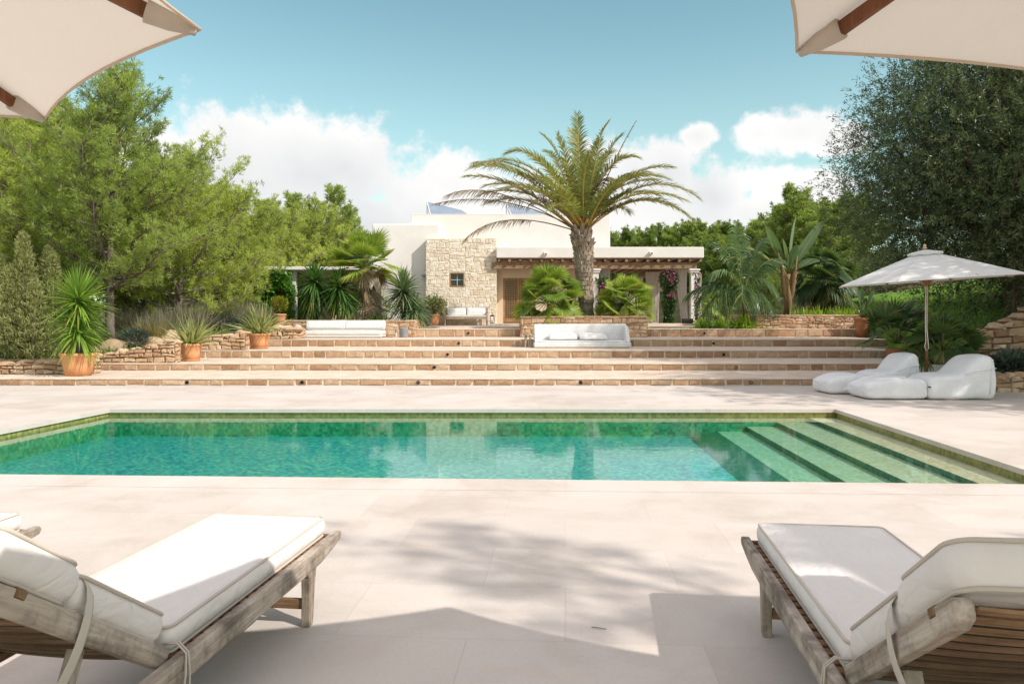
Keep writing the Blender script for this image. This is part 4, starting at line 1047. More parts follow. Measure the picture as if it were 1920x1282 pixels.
# ---- blade plants
def sph(rg, n, e0, e1, a0=0, a1=6.2832, mode=1.0):
    o = []
    for k in range(n):
        e = R(e0 + (e1 - e0) * ((k + rg.random()) / n) ** mode); a = rg.uniform(a0, a1) if a1 - a0 < 6 else k * GA + rg.uniform(-.3, .3)
        o.append((math.cos(a) * math.cos(e), math.sin(a) * math.cos(e), math.sin(e)))
    return arr(o)
def rosette(lv, c, n, L, W, e0, e1, droop, t0, t1, seed, seg=3, mode=1.0, dryup=0.0):
    rg = random.Random(seed); D = sph(rg, n, e0, e1, mode=mode); r = lv.r
    P = np.repeat(np.array([tuple(c)]), n, 0) + D * 0.03 * r.uniform(0.3, 1.5, n)[:, None]
    P[:, 2] += np.linspace(-0.10, 0.06, n)
    T = r.uniform(t0, t1, n); lo = D[:, 2] < math.sin(R(e0 + (e1 - e0) * 0.16))
    if dryup: T[lo & (r.random(n) < dryup)] = 0.97
    lv.ribbons(P, D, L * r.uniform(0.8, 1.12, n), W * r.uniform(0.85, 1.15, n), droop * r.uniform(0.5, 1.4, n), T, seg, 0.5)
def yucca(label, loc, heads, mat, seed, group=None, name='yucca', r0=0.05, par=None):
    """heads: (x,y,z, n,L,W,e0,e1,droop,dry)"""
    t = par or thing(name, label, 'yucca', loc, 0, group); mb = MB()
    for i, hd in enumerate(heads):
        mb.tube([(hd[0] * 0.15, hd[1] * 0.15, 0), (hd[0] * 0.6, hd[1] * 0.6, hd[2] * 0.5), hd[:3]], [r0 * 1.25, r0, r0 * 0.9], 8)
        lv = LV(seed + i); rosette(lv, hd[:3], hd[3], hd[4], hd[5], hd[6], hd[7], hd[8], 0.12, 0.75, seed + i, 4, 1.0, hd[9]); lv.build('leaf_rosette', M[mat], t)
    mb.build('stem', M['bark'], t, smooth=True)
    return t
def pot(label, loc, r, h, mat='terracotta', saucer=False, cat='plant pot', group='terracotta pots', seed=0):
    t = thing('plant_pot', label, cat, loc, 0, group); mb = MB()
    rb = r * 0.70; th = 0.03
    mb.lathe([(rb, 0.0), (rb + (r - rb) * 0.45, h * 0.45), (r * 0.95, h * 0.86), (r * 0.96, h * 0.865), (r * 1.02, h * 0.87), (r * 1.03, h * 0.9), (r * 1.03, h * 0.975), (r * 1.0, h), (r * 0.93, h), (r * 0.90, h * 0.97), (r * 0.86, h * 0.8)], 36)
    mb.build('body', M[mat], t, smooth=True)
    mb = MB(); mb.lathe([(r * 0.89, h * 0.86), (r * 0.5, h * 0.885), (0.01, h * 0.89)], 20); mb.build('soil', M['soil'], t, smooth=True)
    if saucer:
        mb = MB(); mb.lathe([(rb * 1.08, 0.0), (rb * 1.22, 0.035), (rb * 1.24, 0.05), (rb * 1.16, 0.05), (rb * 1.02, 0.022)], 30); mb.build('saucer', M[mat], t, smooth=True)
    return t
# big potted yucca on the first step
p = gp(147, 704, RZ[0]); pot('largest terracotta pot, on the bottom step at left, holding the tall yucca', p, 0.365, 0.50)
yucca('tall two tiered yucca with sharp green leaves in the largest pot', p + Vector((0, 0, 0.44)), [(0.0, 0.0, 1.22, 260, 0.82, 0.042, -42, 88, 0.12, 0.05), (0.05, -0.10, 0.50, 190, 0.70, 0.046, -38, 80, 0.42, 0.15), (-0.08, 0.1, 0.82, 150, 0.70, 0.042, -30, 70, 0.3, 0.1)], 'yucca', 21, r0=0.06)
def flax(label, loc, n, L, seed, spread=(35, 85)):
    t = thing('flax_plant', label, 'plant', loc, 0, 'striped flax plants in pots'); lv = LV(seed); rg = random.Random(seed)
    D = sph(rg, n, spread[0], spread[1]); r = lv.r
    P = r.normal(size=(n, 3)) * np.array([0.07, 0.07, 0.01]); T = np.where(r.random(n) < 0.45, r.uniform(0.55, 0.8, n), r.uniform(0.05, 0.5, n)); T[r.random(n) < 0.06] = 0.95
    lv.ribbons(P, D, L * r.uniform(0.6, 1.15, n), 0.042 * r.uniform(0.7, 1.3, n), r.uniform(0.05, 0.5, n), T, 5, 0.8)
    lv.build('leaves', M['flax'], t); return t
p = gp(358, 676.5, RZ[1]); pot('terracotta pot with saucer on the second step holding the lower striped flax', p, 0.275, 0.44, saucer=True)
flax('striped flax plant in the pot on the second step', p + Vector((0, 0, 0.38)), 150, 1.02, 31, (18, 85))
p = gp(486, 653.5, RZ[2]); pot('terracotta pot with saucer on the third step holding the upper striped flax', p, 0.305, 0.44, saucer=True)
flax('taller striped flax plant leaning left in the pot on the third step', p + Vector((0, 0, 0.38)), 170, 1.12, 33, (22, 86))

def blob(label, loc, rx, ry, rz, mat, n, L, W, seed, name='shrub', cat='shrub', stem=0.0, up=0.3, group=None, inner=0.35, tmean=0.42):
    t = thing(name, label, cat, loc, 0, group); lv = LV(seed); r = lv.r; mb = MB(); rg = random.Random(seed)
    K = 26; cl = nrm(r.normal(size=(K, 3))); ct = np.clip(r.normal(size=K) * 0.16 + tmean, 0.03, 0.78)
    d = nrm(r.normal(size=(n, 3))); q = r.uniform(inner, 1.0, n) ** 0.6
    near = np.argmax(d @ cl.T, 1)
    bump_ = 0.82 + 0.28 * np.max(d @ cl.T, 1) ** 6
    P = d * (q * bump_)[:, None] * np.array([rx, ry, rz]); P[:, 2] += rz + stem
    keep = P[:, 2] > 0.0; P, d, near = P[keep], d[keep], near[keep]
    D = d + r.normal(size=d.shape) * 0.6 + np.array([0, 0, up])
    lv.kites(P, D, L * r.uniform(0.6, 1.3, len(P)), W * r.uniform(0.8, 1.2, len(P)), np.clip(ct[near] + r.normal(size=len(P)) * 0.1, 0, 0.85))
    for k in range(12):
        v_ = rv(rg); v_.normalize(); v_ = Vector((v_.x * rx * 0.8, v_.y * ry * 0.8, rz + stem + abs(v_.z) * rz * 0.7))
        mb.tube([(0, 0, -0.05), (v_.x * 0.15, v_.y * 0.15, max(stem, rz * 0.4)), v_], [0.02, 0.014, 0.004], 4)
    mb.build('stems', M['bark'], t, smooth=True); lv.build('foliage', M[mat], t)
    return t
# topiary, house pot, right hand pots
p = dp(524, 608, 26.9); pot('small terracotta pot at the end of the wall holding the golden ball', p, 0.235, 0.37, saucer=True)
blob('golden ball topiary on a bare stem left of the yuccas', p + Vector((0, 0, 0.33)), 0.28, 0.28, 0.27, 'topiary', 3000, 0.06, 0.03, 41, 'topiary', 'topiary', 0.12)
p = dp(814, 610.3, 32.9); p.z = PLINTH_Z; pot('terracotta pot beside the wooden bench at the stone bay', p, 0.26, 0.48)
blob('pale loose shrub in the pot beside the wooden bench', p + Vector((0, 0, 0.42)), 0.52, 0.45, 0.43, 'potshrub', 1900, 0.13, 0.035, 43, inner=0.1)
p = Vector(((1632 - CX) / FOC * 26.1, 26.1, RZ[3])); p = Vector((12.02, 26.0, RZ[3])); pot('brown shaded pot at the right end of the steps holding a bird of paradise', p, 0.29, 0.66, 'terracotta_old')

# paddle leaves
def paddles(lv, mbs, c, leaves, seed):
    """leaves: (azimuth, elevation, stalk, blade length, width, droop, tint)"""
    rg = random.Random(seed)
    for (a, e, st, L, W, dr, tn) in leaves:
        d = Vector((math.cos(R(a)) * math.cos(R(e)), math.sin(R(a)) * math.cos(R(e)), math.sin(R(e))))
        c = Vector(c); q = c + d * st
        mbs.tube([c, c + d * st * 0.5 + Vector((0, 0, 0.02)), q, q + d * L * 0.6], [0.028, 0.022, 0.016, 0.006], 5)
        # two halves of the blade folded along the midrib
        s_ = d.cross(Vector((0, 0, 1)));  s_ = s_.normalized() if s_.length > 0.05 else Vector((1, 0, 0))
        tw = rg.uniform(-0.9, 0.9); u_ = s_.cross(d).normalized(); s_ = (s_ * math.cos(tw) + u_ * math.sin(tw)).normalized(); u_ = s_.cross(d).normalized()
        seg = 10; V_, F_, T_ = [], [], []
        for i in range(seg + 1):
            t_ = i / seg; w_ = W * (math.sin(math.pi * min(1, t_ * 0.93 + 0.07)) ** 0.6) * 0.5
            m_ = q + d * L * t_ - Vector((0, 0, 1)) * dr * L * t_ * t_ + u_ * 0.0
            V_ += [tuple(m_ - s_ * w_ + u_ * w_ * 0.35), tuple(m_), tuple(m_ + s_ * w_ + u_ * w_ * 0.35)]
        for i in range(seg):
            for j in range(2): F_.append((i * 3 + j, i * 3 + j + 1, i * 3 + 4 + j, i * 3 + 3 + j)); T_.append(tn + rg.uniform(-0.06, 0.06))
        lv.put(np.array(V_, float), np.array(F_), np.array(T_))
def paddle_plant(label, loc, leaves, seed, trunk=None, name='bird_of_paradise_plant', dead=()):
    t = thing(name, label, 'plant', loc); lv = LV(seed); mb = MB()
    z = trunk[0] if trunk else 0
    paddles(lv, mb, (0, 0, z), leaves, seed); lv.build('leaves', M['banana'], t); mb.build('leaf_stalks', M['green_stalk'], t, smooth=True)
    if trunk:
        mb = MB(); rg = random.Random(seed)
        mb.tube([(0, 0, -0.1), (0.02, 0, z * 0.5), (0, 0, z + 0.05)], [trunk[1] * 0.62, trunk[1] * 0.58, trunk[1] * 0.5], 12)
        # overlapping old leaf bases fan up in two rows
        for i in range(18):
            sg = -1 if i % 2 else 1; zz = z * (0.30 + 0.62 * i / 18); q_ = i / 18; b0_ = Vector((sg * 0.03, -0.05 - 0.003 * i, zz)); b1_ = Vector((sg * trunk[1] * (0.75 + 0.25 * q_), -0.06 - 0.004 * i, zz + 0.42)); b2_ = Vector((sg * trunk[1] * (1.0 + 0.7 * q_ * rg.random()), -0.05 - 0.004 * i, zz + 0.62 + 0.4 * q_))
            mb.tube([b0_, b1_, b2_], [0.055, 0.045, 0.022], 6, 0, rg.random())
        mb.build('trunk', M['stalk_brown'], t, smooth=True)
    return t
M['stalk_brown'] = woodmat('leaf_base_bark', (0.11, 0.065, 0.035), (0.22, 0.14, 0.07), (0.36, 0.27, 0.12), 'Z', 0.5, 0.6)
Yb = 27.9; base = dp(1477, 592, Yb); base.z = EYE + 0.03
paddle_plant('tall paddle leaved plant with upright leaves in the right planter', base, [
    (180, 66, 0.55, 1.5, 0.42, 0.02, 0.35), (20, 80, 0.7, 1.55, 0.42, 0.0, 0.70), (8, 56, 0.6, 1.9, 0.38, 0.02, 0.45), (170, 40, 0.8, 1.35, 0.45, 0.22, 0.85), (5, 66, 0.35, 0.95, 0.36, 0.05, 0.4),
    (200, 80, 0.3, 1.1, 0.36, 0.02, 0.55), (178, 22, 0.9, 0.85, 0.4, 0.35, 0.92), (300, 70, 0.3, 1.0, 0.34, 0.1, 0.3), (185, 8, 0.5, 1.0, 0.38, 0.3, 0.75), (350, 35, 0.5, 0.9, 0.36, 0.3, 0.3)], 51, (1.55, 0.24), 'banana_plant')
paddle_plant('grey green bird of paradise in the brown pot at the end of the steps', Vector((12.02, 26.0, RZ[3] + 0.6)),
    [(a, e, 0.45 + 0.3 * math.sin(a), 0.5, 0.17, 0.12, 0.25 + 0.2 * math.cos(a)) for a, e in ((10, 60), (70, 75), (130, 62), (190, 55), (250, 70), (300, 50), (340, 72), (160, 80), (40, 45), (220, 40), (280, 78))], 53)

# ---- feather palms
def bez(p0, p1, p2, t):
    return p0 * (1 - t) ** 2 + p1 * 2 * t * (1 - t) + p2 * t * t
def frond(lv, mbs, p0, p1, p2, n, L, W, droop, tint, rg, start=0.2, rr=0.02, vee=0.35, dry=0.0, taper=0.35, ang=(65, 30)):
    P, D, Ls, T, S = [], [], [], [], []
    pts = [bez(p0, p1, p2, i / 12) for i in range(13)]
    mbs.tube(pts, [rr * (1 - 0.85 * i / 12) + 0.003 for i in range(13)], 5)
    for k in range(n):
        t = start + (1 - start) * (k + 0.5) / n
        c = bez(p0, p1, p2, t); tg = ((p1 - p0) * (1 - t) + (p2 - p1) * t).normalized()
        b = tg.cross(Vector((0, 0, 1))); b = b.normalized() if b.length > 0.08 else Vector((1, 0, 0)); u = b.cross(tg).normalized()
        q = (t - start) / (1 - start); a = R(ang[0] + (ang[1] - ang[0]) * q)
        l = L * (taper + (1 - taper) * math.sin(math.pi * min(1, 0.22 + 0.70 * q)) ** 0.8) * (1 if q < 0.9 else 0.75)
        for sg in (-1, 1):
            d = tg * math.cos(a) + (b * sg * math.cos(vee) + u * math.sin(vee)) * math.sin(a) + rv(rg, 0.10)
            P.append(c); D.append(d); Ls.append(l * rg.uniform(0.85, 1.1)); S.append(tg + rv(rg, 0.15))
            tt = tint + rg.gauss(0, 0.09)
            T.append(0.97 if rg.random() < dry * (0.5 + q) else min(max(tt, 0), 0.8))
    lv.ribbons(arr(P), arr(D), np.array(Ls), W, droop, np.array(T), 3, 0.25, side=arr(S))
DY = 27.6
dbase = dp(1097, 597, DY); crown = dp(1091, 432, DY)
dpt = thing('date_palm', 'big date palm with arching fronds in the central stone planter', 'palm tree', dbase)
def zp(x, y, dy=0.0):
    x = 808 + (x - 808) * 1.06
    return dp(800 + x / 2.787, 180 + y / 2.787, DY + dy) - dbase
c0 = crown - dbase
mb = MB(); rg = random.Random(4)
tk = [Vector((0.10, 0, -0.3)), Vector((0.06, 0, 0.35)), Vector((0.0, 0, 1.0)), Vector((-0.04, 0, 1.7)), Vector((-0.06, 0, 2.4)), Vector((c0.x, 0, 2.85)), Vector((c0.x, 0, c0.z))]
rd = [0.30, 0.245, 0.27, 0.30, 0.33, 0.325, 0.22]
mb.tube(tk, rd, 18)
def tat(z):
    for i in range(6):
        if tk[i].z <= z <= tk[i + 1].z:
            f = (z - tk[i].z) / (tk[i + 1].z - tk[i].z); return tk[i].lerp(tk[i + 1], f), rd[i] + (rd[i + 1] - rd[i]) * f
    return tk[-1], rd[-1]
mb.build('trunk', M['palm_bark'], dpt, smooth=True)
mb = MB(); k = 0
z = 0.25
while z < 3.05:                                    # cut leaf bases spiral up the trunk
    for j in range(11):
        a = j * 6.2832 / 11 + (k % 2) * 0.285 + rg.uniform(-0.08, 0.08); c_, r_ = tat(z + rg.uniform(-0.02, 0.02)); o = Vector((math.cos(a), math.sin(a), 0)); s_ = Vector((-math.sin(a), math.cos(a), 0))
        if z < 0.9 and rg.random() < 0.55: continue
        out = rg.uniform(0.005, 0.035) + 0.03 * max(0, z - 1.6) * rg.uniform(0.3, 1.5); hh = rg.uniform(0.10, 0.17) + 0.04 * max(0, z - 1.6); ww = rg.uniform(0.07, 0.11)
        if z > 2.55: out += 0.14 * rg.random(); hh += 0.16 * rg.random()
        b0 = c_ + o * (r_ - 0.04); t0_ = c_ + o * (r_ + out) + Vector((0, 0, hh))
        mb.hexa([b0 - s_ * ww, b0 + o * 0.06 - s_ * ww * 0.9, b0 + o * 0.06 + s_ * ww * 0.9, b0 + s_ * ww, t0_ - s_ * ww * 0.6 - o * 0.03, t0_ - s_ * ww * 0.55 + o * 0.02, t0_ + s_ * ww * 0.55 + o * 0.02, t0_ + s_ * ww * 0.6 - o * 0.03], 0, rg.random())
    z += 0.155; k += 1
mb.build('leaf_bases', M['palm_bark'] if 'palm_bark' in M else M['bark'], dpt, bevel=0.01)
lv, lvd, mg, md = LV(61), LV(62), MB(), MB()
fr = [((800, 330), (788, 95), .45, 0, 0.5), ((735, 300), (612, 200), .4, 0.4, 0.5), ((620, 215), (440, 300), .5, -0.2, 0.55), ((640, 330), (395, 330), .5, 0.8, 0.55), ((500, 300), (265, 375), .6, -0.6, 0.62), ((480, 400), (240, 420), .5, 0.5, .62),
      ((830, 300), (945, 135), .45, 0.3, 0.5), ((880, 330), (1010, 200), .45, 0.9, 0.5), ((930, 280), (1075, 320), .5, -0.9, 0.55), ((1010, 330), (1260, 375), .5, 0.6, 0.5), ((1120, 330), (1390, 535), .5, -0.3, 0.45), ((1130, 400), (1360, 655), .45, 0.2, 0.42), ((1050, 420), (1320, 545), .5, -1.0, 0.5),
      ((770, 420), (690, 200), .4, -0.8, .55), ((700, 400), (560, 310), .5, -1.3, .6), ((860, 420), (900, 230), .45, -1.2, .5), ((950, 420), (1130, 400), .5, -1.4, .5), ((640, 440), (420, 480), .5, -1.2, .65), ((800, 430), (850, 300), .4, -1.8, .6), ((730, 500), (610, 420), .45, -2.0, .65), ((900, 500), (1000, 440), .45, -2.0, .55),
      ((720, 330), (640, 290), .5, 1.8, .5), ((880, 330), (960, 290), .5, 1.9, .5), ((980, 440), (1190, 520), .5, 1.2, .5), ((560, 470), (340, 560), .5, 1.0, .6), ((800, 300), (760, 180), .5, 1.4, .5), ((690, 450), (500, 400), .55, -.4, .6), ((930, 430), (1180, 440), .55, .5, .5),
      ((610, 400), (330, 470), .5, -.3, .66), ((560, 420), (300, 520), .5, .2, .7), ((590, 330), (350, 340), .5, 1.2, .6), ((970, 350), (1230, 430), .5, -.6, .5), ((1040, 450), (1300, 600), .45, .8, .45)]
for k, ((cx_, cy_), (tx, ty), L, dy, tn) in enumerate(fr):
    a = c0 + Vector((rg.uniform(-0.14, 0.14), rg.uniform(-0.14, 0.14), rg.uniform(-0.15, 0.1)))
    frond(lv, mg, a, zp(cx_, cy_, dy * 0.55), zp(tx, ty, dy), 90, L * 1.3, 0.046, 0.30, tn - 0.08, rg, 0.17, 0.034, 0.42, 0.02 + (0.12 if cx_ < 700 else 0.03), 0.5)
for k in range(2):
    aa = rg.uniform(0, 6.283); ee = rg.uniform(0.15, 1.25); d_ = Vector((math.cos(aa) * math.cos(ee), math.sin(aa) * math.cos(ee), math.sin(ee))); l_ = rg.uniform(2.0, 2.9)
    frond(lv, mg, c0 + d_ * 0.1, c0 + d_ * l_ * 0.62 + Vector((0, 0, 0.45)), c0 + d_ * l_ + Vector((0, 0, -0.75 * math.cos(ee))), 76, 0.55, 0.046, 0.3, rg.uniform(0.3, 0.6), rg, 0.17, 0.032, 0.42, 0.05, 0.5)
for k, ((cx_, cy_), (tx, ty), L, dy) in enumerate([((370, 410), (140, 520), .42, -0.2), ((430, 470), (75, 565), .3, 0.2), ((410, 560), (232, 750), .4, -0.3), ((540, 300), (275, 345), .5, 0.3), ((960, 330), (1078, 130), .16, -0.3), ((940, 420), (985, 610), .2, -0.6), ((900, 300), (1010, 480), .4, -0.9), ((640, 470), (560, 560), .35, -1.0), ((1000, 330), (1075, 420), .38, -.5)]):
    a = c0 + Vector((rg.uniform(-0.16, 0.16), rg.uniform(-0.1, 0.1), -0.12))
    frond(lvd, md, a, zp(cx_, cy_, dy * 0.5), zp(tx, ty, dy), 60, L * 1.15, 0.032, 0.62, 0.35, rg, 0.34, 0.022, 0.05, 0.2)
lv.build('crown', M['date'], dpt); lvd.build('dry_fronds', M['dry'], dpt); mg.build('frond_stalks', M['stalk'], dpt, smooth=True); md.build('dry_stalks', M['stalk_brown'], dpt, smooth=True)
lv = LV(64); r = lv.r; n = 700                     # fibrous brown flower sheaths in the heart
P = np.array(tuple(c0 + Vector((-0.03, -0.3, 1.15)))) + r.normal(size=(n, 3)) * np.array([0.22, 0.15, 0.16]); lv.kites(P, r.normal(size=(n, 3)) + np.array([0, 0, .4]), 0.22, 0.014, r.uniform(0, .8, n)); lv.build('flower_sprays', M['dry'], dpt)

# feather palm at the right of the porch
def feather(label, loc, fronds, seed, trunk, mat='kentia', L=0.5, droop=0.75, W=0.035, group=None):
    t = thing('feather_palm', label, 'palm tree', loc, 0, group); lv, mg = LV(seed), MB(); rg = random.Random(seed)
    for (cx_, cz_, tx, tz, dy, tn) in fronds:
        a = Vector((rg.uniform(-.05, .05), rg.uniform(-.05, .05), trunk[0]))
        frond(lv, mg, a, Vector((cx_, dy * 0.5, cz_)), Vector((tx, dy, tz)), 46, L, W, droop, tn, rg, 0.2, 0.022, 0.15, 0.02, 0.45)
    mb = MB(); mb.tube([(0, 0, -0.1), (0.03, 0, trunk[0] * 0.5), (0, 0, trunk[0])], [trunk[1] * 1.2, trunk[1], trunk[1] * 0.8], 9); mb.build('trunk', M['stalk_brown'], t, smooth=True)
    lv.build('crown', M[mat], t); mg.build('frond_stalks', M['green_stalk'], t, smooth=True); return t
Yk = 27.2; b = dp(1395, 600, Yk); b.z = RZ[4] - 0.05
feather('drooping feather palm with glossy leaflets right of the porch', b, [
    (-0.35, 2.6, -0.25, 3.9, 0.1, .5), (-0.6, 2.5, -1.25, 2.0, -.2, .62), (-0.9, 2.3, -1.6, 1.0, .2, .3), (-0.8, 1.9, -1.45, 0.6, -.4, .3), (-.5, 1.8, -.9, .6, -.6, .35), (0.5, 2.3, 1.0, 1.4, -.2, .55), (.35, 2.8, .8, 3.3, .3, .4), (.6, 2.6, 1.4, 2.6, .5, .35),
    (-.3, 2.9, -.9, 3.2, .6, .45), (.1, 1.9, .3, .8, -.8, .4), (-.2, 2.0, -.35, 1.0, -.9, .5), (-1.0, 2.0, -1.9, 1.3, .5, .3), (.4, 1.8, .8, .8, -.5, .35), (-.1, 2.8, .1, 3.6, .8, .45)], 71, (1.25, 0.09), 'kentia', 0.68, 0.75, 0.05)
# fan palms
def fan(lv, mbs, base, d, st, Rr, n, spread, W, droop, tint, rg, dry=0.0, cup=0.15, roll=0.9, tilt=(-1.25, 0.25)):
    base = Vector(base); d = Vector(d).normalized(); hub = base + d * st + Vector((0, 0, -0.04 * st))
    mbs.tube([base, base + d * st * 0.5, hub], [0.016, 0.012, 0.008], 4)
    b = d.cross(Vector((0, 0, 1))); b = b.normalized() if b.length > 0.1 else Vector((1, 0, 0)); u = b.cross(d).normalized()
    ro = rg.uniform(-roll, roll); b, u = b * math.cos(ro) + u * math.sin(ro), u * math.cos(ro) - b * math.sin(ro)
    tl = rg.uniform(*tilt); d2 = (d * math.cos(tl) + u * math.sin(tl)).normalized(); u2 = b.cross(d2).normalized()
    P, D, L, T, S = [], [], [], [], []
    for k in range(n):
        a = R(spread) * ((k + 0.5) / n * 2 - 1)
        dd = d2 * math.cos(a) + b * math.sin(a) + u2 * cup
        P.append(hub); D.append(dd); L.append(Rr * (1 - 0.25 * abs(a) / 3.14) * rg.uniform(0.92, 1.06)); S.append(-d2 * math.sin(a) + b * math.cos(a) + u2 * (0.35 if k % 2 else -0.35))
        T.append(0.96 if rg.random() < dry else min(max(tint + rg.gauss(0, 0.06), 0), 0.8))
    lv.ribbons(arr(P), arr(D), np.array(L), W, droop, np.array(T), 4, 0, side=arr(S), prof=[0.25, 0.8, 1.0, 0.6, 0.05])
def fanpalm(label, loc, leaves, seed, trunk, mat='fan', Rr=0.5, st=0.6, W=0.055, n=24, e=(-25, 85), skirt=0, name='fan_palm', dry=0.03, spread=100, tint=(0.15, 0.75), squash=1.0, droop=0.12, group=None, roll=0.9, tilt=(-1.25, 0.25)):
    t = thing(name, label, 'palm', loc, 0, group); lv, mg = LV(seed), MB(); rg = random.Random(seed)
    D = sph(rg, leaves, e[0], e[1], mode=0.9)
    for i, d in enumerate(D):
        d = Vector(d); d.z *= squash
        low = i / leaves < 0.25
        fan(lv, mg, (rg.uniform(-.04, .04), rg.uniform(-.04, .04), trunk[0]), d, st * rg.uniform(0.75, 1.2), Rr * rg.uniform(0.85, 1.12), n, spread, W, droop * (1.8 if low else 1), rg.uniform(*tint), rg, dry * (6 if low else 1), 0.15, roll, tilt)
    lv.build('crown', M[mat], t); mg.build('leaf_stalks', M['green_stalk'], t, smooth=True)
    if trunk[0] > 0.15:
        mb = MB(); mb.tube([(0, 0, -0.15), (0.02, 0, trunk[0] * 0.5), (0, 0, trunk[0])], [trunk[1] * 1.15, trunk[1], trunk[1]], 10); mb.build('trunk', M['bark'], t, smooth=True)
    if skirt:
        ls, ms = LV(seed + 5), MB()
        for i in range(skirt):
            a = i * GA; z = trunk[0] * (1.0 - 0.75 * (i / skirt)); e_ = R(rg.uniform(-72, -45) if i > 5 else rg.uniform(-35, 5))
            d = Vector((math.cos(a) * math.cos(e_), math.sin(a) * math.cos(e_), math.sin(e_)))
            fan(ls, ms, (math.cos(a) * trunk[1], math.sin(a) * trunk[1], z), d, st * 0.4, Rr * 0.85, 18, 55, W * 0.7, 0.35, rg.uniform(0.1, 0.75), rg, 0.2)
        ls.build('dead_leaf_skirt', M['dry'], t); ms.build('dead_stalks', M['stalk_brown'], t, smooth=True)
    return t
b = dp(684, 602, 28.2); b.z = 1.22
fanpalm('tall fan palm with a skirt of dead leaves behind the left sofa', b, 34, 81, (2.05, 0.15), 'fan', 0.78, 0.85, 0.075, 28, (-18, 85), 40, dry=0.05, tint=(0.2, 0.72), roll=0.35, tilt=(-0.75, 0.3))
b = dp(1030, 592, 27.0); b.z = 1.38
fanpalm('low bushy fan palm left of the date palm trunk in the central planter', b, 66, 83, (0.66, 0.1), 'fan', 0.58, 0.86, 0.06, 26, (-38, 86), 0, dry=0.02, tint=(0.15, 0.75))
b = dp(1170, 592, 27.0); b.z = 1.36
fanpalm('yellowish low fan palm spilling over the right end of the central planter', b, 62, 85, (0.48, 0.1), 'fan', 0.52, 0.76, 0.058, 24, (-48, 80), 0, dry=0.09, tint=(0.3, 0.8))
b = dp(1545, 592, 28.6); b.z = EYE + 0.0
fanpalm('dark fan palm with hanging lower leaves in the right planter', b, 44, 87, (1.55, 0.12), 'fan_dark', 0.72, 0.75, 0.07, 26, (-62, 80), 16, dry=0.04, tint=(0.1, 0.7), droop=0.3)
b = Vector((9.0, 15.35, 0.48))
# white tub and its fan palm behind the parasol pole
t = thing('plant_tub', 'low white square tub behind the white parasol pole', 'planter', (8.55, 15.1, 0))
t.location.z = 0.002
mb = MB(); mb.bb(-0.42, 0.42, -0.25, 0.25, 0, 0.50); mb.build('tub', M['concrete'], t, bevel=0.02)
mb = MB(); mb.bb(-0.37, 0.37, -0.20, 0.20, 0.49, 0.512); mb.build('soil', M['soil'], t)
fanpalm('wide dark fan palm in the white tub behind the parasol pole', Vector((8.55, 15.1, 0.5)), 30, 89, (0.2, 0.09), 'fan_dark', 0.42, 0.56, 0.05, 22, (-15, 75), 0, dry=0.06, tint=(0.25, 0.8))
p = Vector((8.1, 15.95, RZ[0])); pot('dark terracotta pot half hidden behind the white parasol pole', p, 0.22, 0.62, 'terracotta_old')
fanpalm('small fan palm in the dark pot behind the parasol pole', p + Vector((0, 0, 0.58)), 20, 93, (0.15, 0.06), 'fan_dark', 0.45, 0.6, 0.05, 20, (0, 80), 0, dry=0.05, tint=(0.1, 0.6))

# yuccas behind the left sofa
GY = 'yuccas in the long planter'
Yy = 27.3
b = dp(590, 600, Yy); b.z = 1.2
yucca('leftmost yucca with yellow hanging lower leaves in the long planter', b, [(0.0, 0, 1.50, 260, 0.95, 0.075, -80, 86, 0.30, 0.5), (-0.15, 0.2, 1.0, 140, 0.85, 0.07, -75, 40, 0.45, 0.55)], 'yucca_dark', 101, GY)
b = dp(634, 600, Yy); b.z = 1.2
yucca('second dark yucca beside the fan palm in the long planter', b, [(0.0, 0, 1.30, 260, 0.95, 0.075, -80, 84, 0.30, 0.5), (0.2, 0.2, 0.85, 140, 0.8, 0.07, -70, 50, 0.45, 0.5)], 'yucca_dark', 105, GY)
b = dp(756, 600, 27.6); b.z = 1.2
yucca('blue green yucca with strap leaves at the right end of the long planter', b, [(0.0, 0, 1.2, 260, 1.05, 0.06, -30, 88, 0.28, 0.08), (0.4, -0.1, 0.5, 190, 0.9, 0.055, -40, 80, 0.4, 0.15), (0.05, 0.2, 0.8, 170, 0.9, 0.055, -35, 60, 0.45, 0.2)], 'yucca_blue', 109, GY)
def tuft(label, loc, n, L, W, mat, seed, e=(15, 85), droop=0.35, spread=0.1, name='grass_clump', cat='plant', group=None, tr=(0.1, 0.78)):
    t = thing(name, label, cat, loc, 0, group); lv = LV(seed); rg = random.Random(seed); D = sph(rg, n, e[0], e[1]); r = lv.r
    P = r.normal(size=(n, 3)) * np.array([spread, spread * 0.8, 0.01]); T = r.uniform(tr[0], tr[1], n); T[r.random(n) < 0.05] = 0.95
    lv.ribbons(P, D, L * r.uniform(0.6, 1.15, n), W * r.uniform(0.7, 1.3, n), droop * r.uniform(0.4, 1.5, n), T, 4, 0.6); lv.build('leaves', M[mat], t); return t
b = dp(705, 602, 26.9); b.z = 1.2; tuft('small dark agave between the fan palm and the blue yucca', b, 60, 0.62, 0.05, 'yucca_dark', 121, (10, 80), 0.2, name='agave')
b = dp(660, 602, 26.7); b.z = 1.2; tuft('dry brownish clump at the foot of the fan palm', b, 160, 0.5, 0.02, 'dry', 123, (5, 80), 0.5, 0.25)
b = dp(790, 610, 28.6); b.z = 1.05; blob('dark creeping shrub in the corner right of the blue yucca', b, 0.38, 0.3, 0.42, 'rosemary', 1500, 0.11, 0.025, 125)
